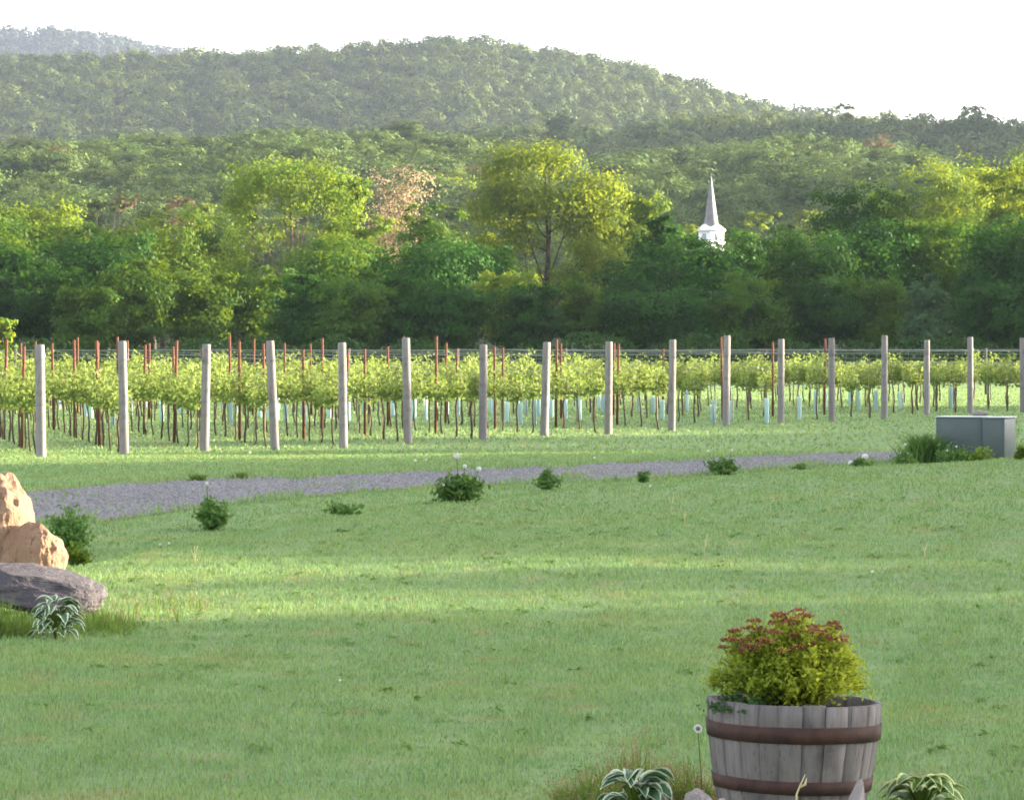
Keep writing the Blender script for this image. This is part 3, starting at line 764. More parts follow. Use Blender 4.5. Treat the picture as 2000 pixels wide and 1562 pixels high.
# ------------------------------------------------------------------ vineyard
rng = np.random.default_rng(77)
row_dir = np.array([-0.170, 0.985])
ends = []
for px, by, ty in POSTS:
    g = gp(px, by, 60, 160); ends.append((g.x, g.y, ty))
def post_mesh(h, r, seed):
    rr = np.random.default_rng(seed); b = MB(); seg = 10
    hs = np.array([0, 0.02, 0.3, 0.6, 0.95, 0.99, 1.0]) * h
    rad = r * np.array([1.06, 1.05, 1.02, 1.0, 0.97, 0.96, 0.86])
    th = np.arange(seg) / seg * 2 * math.pi
    sq = 1 + 0.05 * np.cos(4 * th) + rr.normal(0, 0.012, seg)
    V = np.array([[rd_ * s * math.cos(a), rd_ * s * math.sin(a), z] for z, rd_ in zip(hs, rad) for a, s in zip(th, sq)])
    n = len(hs)
    i = np.arange(n - 1)[:, None] * seg; j = np.arange(seg)[None, :]
    V = np.vstack([V, [0, 0, h]])
    b.add(V, np.stack([i + j, i + (j + 1) % seg, i + seg + (j + 1) % seg, i + seg + j], -1).reshape(-1, 4), [[(n - 1) * seg + a, (n - 1) * seg + (a + 1) % seg, n * seg] for a in range(seg)], rr.uniform(0.25, 0.75))
    return b.mesh('post', M['post_wood'], True)
for k, (X, D, ty) in enumerate(ends):
    g = hz(X, D); h = EYE - (ty - HY) / F * D - g
    t = empty('vineyard_post', (X, D, g), rng.uniform(0, 6), f'thick weathered grey timber post ending a vine row, {ORD[k]} of the line', 'post', 'wooden end posts of the vine rows')
    t.rotation_euler = (R(rng.normal(0, 0.5)), R(rng.normal(0, 0.9) - 1.0 * (k < 6)), rng.uniform(0, 6))
    p = link('timber', post_mesh(h + 0.0, 0.086, k), t)
    for z in (0.95, 1.35, 1.75):
        b = MB(); a = np.linspace(0, 2 * math.pi, 13)
        b.tube(np.stack([0.092 * np.cos(a), 0.092 * np.sin(a), np.full(13, z)], -1), 0.006, 4, cap=False)
        b.build('wire_wrap', M['wire'], t)
# rows: the seventeen with posts in view and five more that reach in from the side
rows = [(X, D) for X, D, _ in ends]
for k in range(1, 17): rows.append((ends[-1][0] + 1.45 * k, ends[-1][1] + 2.5 * k))

def vine_leaves(seed):
    r = np.random.default_rng(seed)
    ps, ts = [], []
    for s in range(19):
        x = r.uniform(-0.98, 0.98); hgt = r.uniform(0.16, 0.48) * (1.6 if r.random() < 0.16 else 1)
        m = int(7 + hgt * 16)
        u = np.linspace(0, 1, m)
        lean = r.normal(0, 0.10, 2)
        P = np.stack([x + lean[0] * u + r.normal(0, 0.055, m), lean[1] * u + r.normal(0, 0.07, m), 0.92 + hgt * u + r.normal(0, 0.03, m)], -1)
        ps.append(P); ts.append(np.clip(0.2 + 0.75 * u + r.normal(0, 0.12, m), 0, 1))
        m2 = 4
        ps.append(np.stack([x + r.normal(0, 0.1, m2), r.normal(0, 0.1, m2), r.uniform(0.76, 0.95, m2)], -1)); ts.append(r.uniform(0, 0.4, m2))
    P = np.concatenate(ps); t = np.concatenate(ts)
    Nn = unit(r.normal(size=(len(P), 3)) + np.array([0, 0, 0.5]))
    V, q, tt_ = leaf_quads(r, P, Nn, 0.085, t, 0.95)
    return make_mesh('foliage', V, q, M['vine_leaf'], tt_)
def vine_wood(seed):
    r = np.random.default_rng(seed); b = MB()
    z = np.linspace(0, 0.9, 7)
    P = np.stack([r.normal(0, 0.018, 7).cumsum(), r.normal(0, 0.015, 7).cumsum(), z], -1); P[0, :2] = 0
    b.tube(P, np.linspace(0.024, 0.017, 7) * r.uniform(0.8, 1.25), 6)
    for sgn in (-1, 1):
        x = np.linspace(0, sgn * 0.98, 7)
        Q = np.stack([P[-1, 0] + x, P[-1, 1] + r.normal(0, 0.012, 7), 0.9 + r.normal(0, 0.015, 7)], -1); Q[0] = P[-1]
        b.tube(Q, np.linspace(0.018, 0.010, 7), 5)
    for s in range(12):
        x = r.uniform(-0.95, 0.95); b.tube([(x, 0, 0.9), (x + r.normal(0, 0.05), r.normal(0, 0.05), 0.9 + r.uniform(0.2, 0.5))], [0.006, 0.003], 4)
    return b.mesh('trunk', M['bark'])
def stake_mesh(seed):
    r = np.random.default_rng(seed); b = MB(); b.tube([(0.06, 0.02, 0), (0.05 + r.normal(0, 0.03), 0.02, 1.15)], [0.011, 0.010], 6); return b.mesh('stake', M['bamboo'])
VL = [vine_leaves(s) for s in range(7)]; VW = [vine_wood(s + 20) for s in range(7)]; VS = [stake_mesh(s) for s in range(3)]
b = MB(); b.tube([(0, 0, 0), (0, 0, 2.1)], [0.032, 0.030], 8); STEEL = b.mesh('shaft', M['rust'])
HOOKS = []
for z in (0.9, 1.35, 1.75):
    b = MB(); b.box((-0.045, -0.02, z), (0.045, 0.02, z + 0.03)); HOOKS.append(b.mesh('wire_clip', M['rust']))
th = np.linspace(0, 2 * math.pi, 13)[:-1]
b = MB(); b.tube([(0, 0, 0), (0, 0, 0.3), (0, 0, 0.72)], [0.055, 0.052, 0.055], 12, cap=False, tone=np.repeat([0.2, 0.5, 0.8], 12)); TUBE = b.mesh('sleeve', M['tube'], True)
b = MB(); b.tube([(0.07, 0, 0), (0.07, 0, 1.0)], 0.010, 5); TSTAKE = b.mesh('stake', M['bamboo'])

ang = math.atan2(row_dir[1], row_dir[0])
cands = []
for k, (X0, D0) in enumerate(rows):
    s = 1.5; idx = 0
    while True:
        x, D = X0 + row_dir[0] * s, D0 + row_dir[1] * s
        if D > 144: break
        if abs(x) < 0.125 * D + 1.0: cands.append((k, idx, x, D, s))
        idx += 1; s += 2.0
row_word = lambda k: f'row of the {ORD[k]} end post' if k < 17 else f'{ORD[min(k - 17, 24)]} row beyond the posts'
nv = 0; leftover = []
for k, idx, x, D, s in sorted(cands, key=lambda c: c[3]):
    young = 100 < D < 129 and rng.random() < (0.5 if x < 2 else 0.33)
    g = hz(x, D)
    if young:
        t = empty('grow_tube', (x, D, g), rng.uniform(0, 6), f'turquoise plastic grow tube, plant {ORD[min(idx, 24)]} in the {row_word(k)}', 'grow tube', 'turquoise grow tubes round young vines')
        sc = rng.uniform(0.65, 1.0); t.scale = (1.1, 1.1, sc)
        link('sleeve', TUBE, t); link('stake', TSTAKE, t)
        continue
    if nv >= 286: leftover.append((x, D, g)); continue
    nv += 1
    t = empty('grapevine', (x, D, g), ang + rng.normal(0, 0.03), f'leafy trained grapevine on thin trunk, plant {ORD[min(idx, 24)]} in the {row_word(k)}', 'grapevine', 'grapevines of the trellis rows')
    sc = rng.uniform(0.9, 1.1); t.scale = (1, 1, sc)
    v = rng.integers(7)
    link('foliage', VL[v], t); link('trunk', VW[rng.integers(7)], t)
    if rng.random() < 0.6: link('stake', VS[rng.integers(3)], t)
fv, fq, ft, wv, wq, wt_, o1, o2 = [], [], [], [], [], [], 0, 0
def arrays(me):
    v = np.empty(len(me.vertices) * 3, np.float32); me.vertices.foreach_get('co', v)
    t = np.empty(len(me.vertices), np.float32); me.attributes['tone'].data.foreach_get('value', t)
    q = [tuple(p.vertices) for p in me.polygons]
    return v.reshape(-1, 3), t, np.array([a for a in q if len(a) == 4]), np.array([a for a in q if len(a) == 3]).reshape(-1, 3)
AF, AW = [arrays(m) for m in VL], [arrays(m) for m in VW]
Rm = np.array([[math.cos(ang), math.sin(ang), 0], [-math.sin(ang), math.cos(ang), 0], [0, 0, 1]])
for x, D, g in leftover:
    for A, (vv, qq, tt3, nn) in ((AF[rng.integers(7)], (fv, fq, ft, 'f')), (AW[rng.integers(7)], (wv, wq, wt_, 'w'))):
        off_ = o1 if nn == 'f' else o2
        vv.append(A[0] @ Rm + np.array([x, D, g])); qq.append(A[2] + off_); tt3.append(A[1])
        if nn == 'f': o1 += len(A[0])
        else: o2 += len(A[0])
o = link('far_vines', make_mesh('far_vines', np.concatenate(fv), np.concatenate(fq), M['vine_leaf'], np.concatenate(ft)))
tag(o, 'mass of grapevine foliage in the farthest part of the vineyard', kind='stuff')
link('trunks', make_mesh('trunks', np.concatenate(wv), np.concatenate(wq), M['bark'], np.concatenate(wt_)), o)
print('vines', nv, 'leftover', len(leftover), 'cands', len(cands))
for k, (X0, D0) in enumerate(rows):
    s = 6.5; idx = 0
    while True:
        x, D = X0 + row_dir[0] * s, D0 + row_dir[1] * s
        if D > 116: break
        if abs(x) < 0.125 * D + 0.6:
            t = empty('steel_post', (x, D, hz(x, D)), ang, f'slim rusty steel trellis post, {ORD[idx]} along the {row_word(k)}', 'post', 'rusty steel posts of the trellis')
            t.rotation_euler = (R(rng.normal(0, 0.8)), R(rng.normal(0, 0.8)), ang)
            t.scale = (1, 1, rng.choice([0.9, 0.96, 1.0, 1.03]) * rng.uniform(0.97, 1.03))
            link('shaft', STEEL, t); [link('wire_clip', hk, t) for hk in HOOKS]
        idx += 1; s += 7.6
    # trellis wires of the row
    e = np.array([X0, D0]) + row_dir * ((143 - D0) / row_dir[1])
    tw = empty('trellis_wire', (X0, D0, hz(X0, D0)), 0, f'thin grey trellis wires strung along the {row_word(k)}', 'wire', 'trellis wires of the vine rows')
    for z in (0.9, 1.35, 1.75):
        n = 12; u = np.linspace(0, 1, n)
        pts = np.stack([(e[0] - X0) * u, (e[1] - D0) * u, np.full(n, z) - 0.012 * np.sin(u * 40)], -1)
        b = MB(); b.tube(pts, 0.004, 4, cap=False); b.build('strand', M['wire'], tw)

# wire deer fence at the back of the vineyard
fx = np.arange(-30, 34, 4.0); fy = 152 + 0.2 * fx
fn = empty('wire_fence', (0, 152, hz(0, 152)), 0, 'low dark wire fence at the back of the vineyard before the treeline', 'fence')
for x, y in zip(fx, fy):
    b = MB(); b.tube([(x, y - 152, 0), (x, y - 152, 1.75)], 0.05, 6); b.build('post', M['fence_post'], fn)
b = MB()
for z in np.arange(0.25, 1.71, 0.16):
    b.tube(np.stack([fx, fy - 152, np.full(len(fx), z)], -1), 0.006 if z < 1.6 else 0.012, 4, cap=False)
for x in np.arange(-30, 30, 0.3): b.tube([(x, 0.2 * x, 0.25), (x, 0.2 * x, 1.69)], 0.004, 3, cap=False)
b.build('netting', M['wire'], fn)

# ------------------------------------------------------------------ electric cabinet
Db = 70.0
bx0, bx1 = (1826 - CX) / F * Db, (1893 - CX) / F * Db
g = hz((1905 - CX) / F * Db, Db)
cab = empty('utility_cabinet', ((1963 - CX) / F * Db, Db, g), R(-24), 'squat grey-green double utility cabinet with pale sky-lit top standing at the end of the drive', 'utility box')
topz = EYE - (816 - HY) / F * Db - g
b = MB(); b.box((-1.05, 0.0, 0.06), (-0.345, 0.62, topz)); c1 = b.build('cabinet_body', M['box_green'], cab); bevel(c1, 0.015)
b = MB(); b.box((-0.34, -0.03, 0.06), (0.0, 0.62, topz - 0.005)); c2 = b.build('cabinet_body', M['box_green'], cab); bevel(c2, 0.015)
for lo, hi, par in (((-1.07, -0.02, topz), (-0.345, 0.64, topz + 0.018), c1), ((-0.343, -0.05, topz - 0.003), (0.02, 0.64, topz + 0.016), c2)):
    b = MB(); b.box(lo, hi); l = b.build('lid', M['box_lid'], par); bevel(l, 0.012)
b = MB(); b.box((-1.0, -0.006, 0.10), (-0.39, 0.002, topz - 0.04)); d = b.build('door', M['box_green'], c1); bevel(d, 0.006)
b = MB(); b.box((-0.31, -0.036, 0.10), (-0.03, -0.028, topz - 0.04)); d = b.build('door', M['box_green'], c2); bevel(d, 0.006)
b = MB(); b.box((-1.10, -0.06, -0.2), (0.04, 0.68, 0.058)); b.build('plinth', M['concrete'], cab)
cab.scale = (1.18, 1.0, 1.0)
b = MB()
b.tube([(-0.44, 0.24, topz + 0.032), (-0.44, 0.24, topz + 0.06), (-0.44, 0.24, topz + 0.10), (-0.44, 0.24, topz + 0.115)], [0.10, 0.13, 0.11, 0.05], 14)
vc = b.build('vent_cap', M['cap'], cab)

# undergrowth along the foot of the treeline
rngu = np.random.default_rng(404)
n = 26000
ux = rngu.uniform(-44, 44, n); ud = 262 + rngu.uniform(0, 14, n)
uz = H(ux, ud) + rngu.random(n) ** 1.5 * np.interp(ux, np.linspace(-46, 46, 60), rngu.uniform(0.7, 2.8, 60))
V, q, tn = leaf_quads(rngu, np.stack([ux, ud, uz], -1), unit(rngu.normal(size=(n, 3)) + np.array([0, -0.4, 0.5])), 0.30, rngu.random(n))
o = link('undergrowth', make_mesh('undergrowth', V, q, M['leaf_under_shade'], tn)); tag(o, 'undergrowth with shade in its colour at the foot of the treeline', kind='stuff')

# loose stones of the drive
n = 26000
ui = rngu.integers(0, nr, n); uu = rngu.uniform(0.01, 0.99, n)
C = ne[ui] * (1 - uu)[:, None] + fe[ui] * uu[:, None] + rngu.normal(0, 0.12, (n, 2))
k = on_road(C[:, 0], C[:, 1], -0.1) & (np.abs(C[:, 0]) < 0.14 * C[:, 1]); C = C[k]; n = len(C)
sz_ = rngu.uniform(0.010, 0.034, n); a = rngu.uniform(0, 6.28, n)
ring = np.stack([np.stack([C[:, 0] + sz_ * np.cos(a + j * 1.5708) * rngu.uniform(.6, 1.2, n), C[:, 1] + sz_ * np.sin(a + j * 1.5708) * rngu.uniform(.6, 1.2, n), H(C[:, 0], C[:, 1]) + 0.008], -1) for j in range(4)], 1)
tp = np.stack([C[:, 0] + rngu.normal(0, .006, n), C[:, 1], H(C[:, 0], C[:, 1]) + 0.012 + sz_ * 0.75], -1)[:, None, :]
V = np.concatenate([ring, tp], 1).reshape(-1, 3); b0 = np.arange(n)[:, None] * 5
T = np.concatenate([b0 + np.array([[j, (j + 1) % 4, 4]]) for j in range(4)])
gm, N, L, P, O = new_mat('pebble')
L.new(mixc(N, L, attr(N), (0.095, 0.093, 0.105), (0.24, 0.232, 0.255)), P.inputs['Base Color']); P.inputs['Roughness'].default_value = 0.85
o = link('gravel', make_mesh('gravel', V, T, gm, np.repeat(rngu.random(n), 5))); tag(o, 'loose grey stones on the drive', kind='stuff')

# ------------------------------------------------------------------ boulders
def rock(name, label, loc, size, mat, seed, rot=(0, 0, 0), rough=0.16, group=None, cuts=5, facet=(0.60, 0.88), boxy=0):
    import bmesh
    r = np.random.default_rng(seed)
    bm = bmesh.new(); bmesh.ops.create_icosphere(bm, subdivisions=5, radius=1.0)
    V = np.array([v.co for v in bm.verts])
    if boxy: V = np.sign(V) * np.abs(V) ** boxy; V = V / np.linalg.norm(V, axis=1).mean()
    for _ in range(cuts + 6):                                   # broken facets
        n = unit(r.normal(size=3)); d = r.uniform(*facet)
        s = V @ n
        V = np.where((s > d)[:, None], V - np.outer((s - d) * 0.88, n), V)
    from mathutils import noise as mn
    off = Vector(r.uniform(0, 50, 3))
    for a, f in ((rough, 1.6), (rough * 0.6, 4.0), (rough * 0.34, 9.0), (rough * 0.22, 20.0)):
        V = V * (1 + a * np.array([mn.noise(Vector(p) * f + off) for p in V]))[:, None]
    V = V * np.array(size)
    for v, p in zip(bm.verts, V): v.co = p
    me = bpy.data.meshes.new(name); bm.to_mesh(me); bm.free()
    me.materials.append(mat)
    o = link(name, me, None, loc); o.rotation_euler = rot
    return tag(o, label, 'rock', group)
p = at(-40, 1010, 28.6)
rock('boulder', 'large rounded orange-tan boulder rising at the edge of the lawn', (p.x, 28.6, 0.17), (0.45, 0.45, 0.66), M['rock_tan'], 4, (0, R(-2), 0.2), 0.10, facet=(0.95, 1.2), boxy=0.78)
p = at(56, 1060, 28.2)
rock('boulder', 'smaller tan lump of rock leaning on the big orange boulder', (p.x, 28.25, 0.15), (0.20, 0.3, 0.33), M['rock_tan'], 9, (0, R(10), 0.8), 0.10, facet=(0.92, 1.2), boxy=0.85)
p = at(70, 1140, 26.3)
rock('flat_rock', 'flat dark slate-grey rock lying before the tan boulders', (p.x, 26.4, 0.15), (0.50, 0.44, 0.135), M['rock_grey'], 15, (R(10), R(6), 0.2), 0.09, facet=(0.72, 0.98), boxy=0.72)

# ------------------------------------------------------------------ barrel planter
Dp = 14.8
bxp = (1545 - CX) / F * Dp
gz = hz(bxp, Dp)
rimz = EYE - (1366 - HY) / F * Dp
bh = rimz - gz + 0.01
bar = empty('barrel_planter', (bxp, Dp, gz - 0.01), 0.2, 'weathered grey half barrel planter with two rusty hoops', 'planter')
bar.rotation_euler = (0, R(1.6), 0.2)
def brad(z):  # outer radius, narrowing towards the foot
    u = z / bh
    return 0.245 + 0.072 * math.sin(min(1.0, u) * math.pi * 0.47)
rngb = np.random.default_rng(8)
ns = 25
edges = np.cumsum(rngb.uniform(0.75, 1.3, ns)); edges = np.concatenate([[0], edges]) / edges[-1] * 2 * math.pi
b = MB()
zs = np.linspace(0, bh, 9)
for k in range(ns):
    a0, a1 = edges[k] + 0.0012, edges[k + 1] - 0.0012
    jut = rngb.normal(0, 0.0012); th_ = np.linspace(a0, a1, 4); topj = rngb.normal(0, 0.002)
    V = []
    for z in zs:
        zz_ = z + (topj if z == zs[-1] else 0)
        for rin in (0, -0.028):
            for q_, a in enumerate(th_):
                rr = brad(z) + rin + (jut if rin == 0 else 0) - (0.0008 if (rin == 0 and q_ in (0, 3)) else 0)
                V.append((rr * math.cos(a), rr * math.sin(a), zz_))
    n = 8; Q = []
    ring = [0, 1, 2, 3, 7, 6, 5, 4]
    for i_ in range(8):
        for m_ in range(8):
            a_, b_ = ring[m_], ring[(m_ + 1) % 8]
            Q.append([i_ * n + a_, i_ * n + b_, (i_ + 1) * n + b_, (i_ + 1) * n + a_])
    e0 = 8 * n
    Q += [[e0 + 0, e0 + 1, e0 + 5, e0 + 4], [e0 + 1, e0 + 2, e0 + 6, e0 + 5], [e0 + 2, e0 + 3, e0 + 7, e0 + 6]]
    b.add(V, Q, (), rngb.uniform(0, 1))
st = b.build('staves', M['stave'], bar)
def hoop(z0, z1, name='hoop'):
    b = MB(); seg = 96; V = []
    for z, out in ((z0, 0.001), (z0, 0.006), (z1, 0.006), (z1, 0.001)):
        for a in range(seg):
            th = a / seg * 2 * math.pi
            r_ = brad(z) + out + 0.0012 * math.sin(3 * th + z * 30)
            V.append((r_ * math.cos(th), r_ * math.sin(th), z + 0.002 * math.sin(2 * th + z * 9)))
    i = np.arange(3)[:, None] * seg; j = np.arange(seg)[None, :]
    b.add(V, np.stack([i + j, i + (j + 1) % seg, i + seg + (j + 1) % seg, i + seg + j], -1).reshape(-1, 4))
    return b.build(name, M['hoop'], bar, True)
ptz = lambda dpx: bh - dpx * Dp / F
hoop(ptz(71), ptz(40)); hoop(ptz(170), ptz(144)); hoop(0.02, 0.06)
b = MB()
sg = 40; V = [(0, 0, bh - 0.035)]; T = []
for r_, z in ((0.14, bh - 0.030), (0.29, bh - 0.045)):
    for a in range(sg):
        V.append((r_ * math.cos(a / sg * 6.2832), r_ * math.sin(a / sg * 6.2832), z + rngb.normal(0, 0.008)))
T = [[0, 1 + a, 1 + (a + 1) % sg] for a in range(sg)]
Q = [[1 + a, 1 + sg + a, 1 + sg + (a + 1) % sg, 1 + (a + 1) % sg] for a in range(sg)]
b.add(V, Q, T); b.build('soil', M['soil'], bar, True)

# spirea in the barrel
sx, sy, sz = bxp, Dp, rimz - 0.04
spi = empty('spirea_shrub', (sx, sy, sz), 0, 'mounded yellow-green shrub with dull red flower heads growing in the barrel', 'shrub')
r = np.random.default_rng(12)
b = MB(); tips = []
for k in range(190):
    a = r.uniform(0, 6.2832); q_ = math.sqrt(r.random())
    ex, ey = q_ * 0.295 * math.cos(a) - 0.008, q_ * 0.25 * math.sin(a)
    ez = (0.345 - 0.23 * (q_ ** 3.0)) * r.uniform(0.70, 1.05)
    e = np.array([ex, ey, ez]); s = np.array([ex * 0.22, ey * 0.22, 0.0])
    mid = (s + e) / 2 + np.array([-ex * 0.12, -ey * 0.12, 0.05])
    u = np.linspace(0, 1, 6)[:, None]
    pth = (1 - u) ** 2 * s + 2 * u * (1 - u) * mid + u * u * e
    b.tube(pth, np.linspace(0.0028, 0.0012, 6), 4)
    tips.append((pth, e, q_))
b.build('stems', M['bark'], spi)
Ps, Ns, Ts = [], [], []
for pth, e, q_ in tips:
    m = 92
    u = np.clip(r.beta(2.2, 1.2, m), 0, 1)
    P = np.stack([np.interp(u, np.linspace(0, 1, 6), pth[:, i]) for i in range(3)], -1) + r.normal(0, 0.016, (m, 3))
    Ps.append(P); Ns.append(unit(r.normal(size=(m, 3)) + np.array([0, 0, 0.7])))
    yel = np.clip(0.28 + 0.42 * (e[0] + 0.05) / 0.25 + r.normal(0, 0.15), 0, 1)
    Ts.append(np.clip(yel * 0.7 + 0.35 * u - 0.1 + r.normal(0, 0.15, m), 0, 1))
V, q, t = leaf_quads(r, np.concatenate(Ps), np.concatenate(Ns), 0.021, np.concatenate(Ts), 0.5)
link('foliage', make_mesh('foliage', V, q, M['spirea_leaf'], t), spi)
nf = 0
for pth, e, q_ in sorted(tips, key=lambda a: -(a[1][2] - 0.16 * a[1][0])):
    if nf >= 85: break
    nf += 1
    big_ = r.uniform(0.7, 1.3)
    m = 60
    a = r.uniform(0, 6.28, m); rr = 0.028 * big_ * np.sqrt(r.random(m))
    P = e + np.stack([rr * np.cos(a), rr * np.sin(a), 0.012 + r.normal(0, 0.003, m) - rr * 0.2], -1)
    V, q, t = leaf_quads(r, P, unit(r.normal(size=(m, 3)) * 0.7 + np.array([0, 0, 1])), 0.010, np.clip(r.normal(0.4, 0.25, m) + r.normal(0, .12), 0, 1), 0.9)
    link('flower_head', make_mesh('flower_head', V, q, M['spirea_red'], t), spi)

def leaf_bush(name, label, px, base_py, hpx, wpx, leaf, n, size, seed, cat='plant', lo=12, dens=1.0, spiky=False, flowers=(), group=None, loc=None):
    r = np.random.default_rng(seed)
    g = loc or gp(px, base_py, lo, 120)
    D = g.y; h, w = hpx / F * D, wpx / F * D
    t = empty(name, g, 0, label, cat, group)
    b = MB(); P, Nn, T = [], [], []
    ns_ = max(7, int(n / 26))
    for k in range(ns_):
        a = r.uniform(0, 6.28); q_ = math.sqrt(r.random())
        e = np.array([q_ * w / 2 * math.cos(a), q_ * w / 2 * math.sin(a), h * (1 - 0.5 * q_ ** 2) * r.uniform(0.4, 1.15)])
        s = e * np.array([0.15, 0.15, 0])
        u = np.linspace(0, 1, 5)[:, None]
        pth = s + (e - s) * u + np.array([0, 0, 0.12 * h]) * np.sin(u * math.pi) * 0.5
        b.tube(pth, np.linspace(0.005, 0.002, 5) * (1 + D / 60), 4)
        m = max(3, n // ns_); uu = r.beta(2, 1.1, m)
        P.append(np.stack([np.interp(uu, np.linspace(0, 1, 5), pth[:, i]) for i in range(3)], -1) + r.normal(0, 0.11 * w, (m, 3)) * np.array([1, 1, 0.6]))
        Nn.append(unit(r.normal(size=(m, 3)) + np.array([0, 0, 0.6]))); T.append(r.random(m))
    P = np.concatenate(P); P[:, 2] = np.clip(P[:, 2], 0.01, None)
    b.build('stems', M['bush_leaf'], t)
    V, q, tt_ = leaf_quads(r, P, np.concatenate(Nn), size, np.concatenate(T), 0.45 if spiky else 0.6)
    link('foliage', make_mesh('foliage', V, q, M[leaf], tt_), t)
    for fx_, fy_, fs in flowers:
        p = at(fx_, fy_, D - 0.05); lp = np.array([p.x - g.x, p.y - g.y, p.z - g.z])
        m = 70; dd = unit(r.normal(size=(m, 3)) + np.array([0, -0.3, 0.4]))
        rad_ = fs / F * D / 2
        V, q, tt_ = leaf_quads(r, lp + dd * rad_ * 0.6, dd, rad_ * 0.9, r.random(m), 1.0)
        fo = link('flower', make_mesh('flower', V, q, M['white_petal'], tt_), t)
        b = MB(); b.tube([(lp[0] * 0.4, lp[1] * 0.4, min(lp[2] * 0.4, h * 0.5)), (lp[0] * 0.85, lp[1], lp[2] * 0.75), lp], [0.006, 0.005, 0.004], 4)
        b.build('flower_stem', M['bush_leaf'], t)
    return t

def strap_clump(name, label, loc, h, w, n, mat, seed, width=0.012, cat='plant', heads=None, kind=None, spread_box=None, droop=0.35, group=None):
    """long arching blades"""
    r = np.random.default_rng(seed)
    if spread_box:
        bx, by = r.uniform(-spread_box[0] / 2, spread_box[0] / 2, n), r.uniform(-spread_box[1] / 2, spread_box[1] / 2, n)
    else:
        bx, by = r.normal(0, w * 0.12, n), r.normal(0, w * 0.12, n)
    a = r.uniform(0, 6.28, n); ln = h * r.uniform(0.55, 1.1, n)
    out = r.uniform(0.05, 0.5, n) * w if not spread_box else r.uniform(0.02, 0.25, n) * h
    if spread_box:
        e_ = (2 * bx / spread_box[0]) ** 2 + (2 * by / spread_box[1]) ** 2
        ln = ln * np.clip(1.15 - 0.8 * e_, 0.12, 1) * (0.75 + 0.35 * np.sin(bx * 17 + seed) * np.sin(by * 9))
    us = np.linspace(0, 1, 5)
    V = np.zeros((n, 5, 2, 3)); wd = width * r.uniform(0.6, 1.2, n)
    zb = np.array([hz(loc[0] + x, loc[1] + y) for x, y in zip(bx, by)]) - loc[2] if spread_box else np.zeros(n)
    for i, u in enumerate(us):
        x = bx + np.cos(a) * out * u ** 1.6; y = by + np.sin(a) * out * u ** 1.6
        z = zb + ln * (u - droop * 0.5 * u ** 3)
        half = wd * (1 - u ** 1.5) * 0.5 + 0.0004
        px_, py_ = -np.sin(a + 0.8), np.cos(a + 0.8)
        V[:, i, 0] = np.stack([x - px_ * half, y - py_ * half, z], -1)
        V[:, i, 1] = np.stack([x + px_ * half, y + py_ * half, z], -1)
    base_i = np.arange(n)[:, None] * 10; k = np.arange(4)[None, :] * 2
    q = np.stack([base_i + k, base_i + k + 1, base_i + k + 3, base_i + k + 2], -1).reshape(-1, 4)
    return V.reshape(-1, 3), q, np.repeat(r.random(n), 10), V[:, -1].mean(1)

def add_clump(name, label, loc, h, w, n, mat, seed, width=0.012, cat='plant', group=None, droop=0.35, child='blades'):
    t = empty(name, loc, 0, label, cat, group)
    V, q, tn, _ = strap_clump(name, label, loc, h, w, n, mat, seed, width, droop=droop)
    link(child, make_mesh(child, V, q, M[mat], tn), t)
    return t

leaf_bush('trailing_plant', 'blue-green trailing plant spilling over the left rim of the barrel', 0, 0, 34, 120, 'leaf_blue', 700, 0.022, 41, loc=Vector((bxp - 0.20, Dp - 0.13, rimz - 0.035)))

# ------------------------------------------------------------------ hostas
def hosta(label, px, base_py, wpx, hpx, mat, seed, n=34, loc=None, lf=0.36):
    r = np.random.default_rng(seed)
    g = loc or gp(px, base_py, 12, 60)
    w, h = wpx / F * g.y, hpx / F * g.y
    t = empty('hosta', g, 0, label, 'plant', 'hostas with pale leaf margins')
    for k in range(n):
        a = r.uniform(0, 6.28); tier = r.random()
        ln = w * lf * r.uniform(0.75, 1.15); hw = ln * r.uniform(0.20, 0.27)
        st_h = h * (0.06 + 0.80 * (1 - tier ** 1.3)); out = w * 0.24 * tier * r.uniform(0.35, 1.0) + 0.02 * w
        nu, nv_ = 9, 7
        V, T = [], []
        tilt0, tilt1 = R(r.uniform(25, 60)), R(r.uniform(-75, -30))
        x, z = out, st_h; prev = 0
        tw_ = r.normal(0, 0.35)
        for i in range(nu):
            u = i / (nu - 1)
            ang_ = tilt0 + (tilt1 - tilt0) * u
            if i: x += math.cos(ang_) * ln / (nu - 1); z += math.sin(ang_) * ln / (nu - 1)
            wd = hw * math.sin(math.pi * min(1, u ** 0.75 * 0.97 + 0.03)) ** 0.8
            for j in range(nv_):
                v = (j / (nv_ - 1) - 0.5) * 2
                y = v * wd
                zz_ = z + abs(v) * wd * 0.35 + 0.06 * wd * math.sin(u * 9 + v * 4) + tw_ * y * u
                V.append((x * math.cos(a) - y * math.sin(a), x * math.sin(a) + y * math.cos(a), max(zz_, 0.006)))
                T.append(max(abs(v), 0 if u < 0.85 else (u - 0.85) / 0.15) ** 1.2)
        i = np.arange(nu - 1)[:, None] * nv_; j = np.arange(nv_ - 1)[None, :]
        q = np.stack([i + j, i + j + 1, i + nv_ + j + 1, i + nv_ + j], -1).reshape(-1, 4)
        link('leaf', make_mesh('leaf', V, q, M[mat], T, smooth=True), t)
    b = MB()
    for k in range(n):
        a = r.uniform(0, 6.28); b.tube([(0, 0, 0), (0.04 * w * math.cos(a), 0.04 * w * math.sin(a), h * 0.35), (0.14 * w * math.cos(a), 0.14 * w * math.sin(a), h * 0.65)], 0.004, 4)
    b.build('stalks', M['bush_lime'], t)
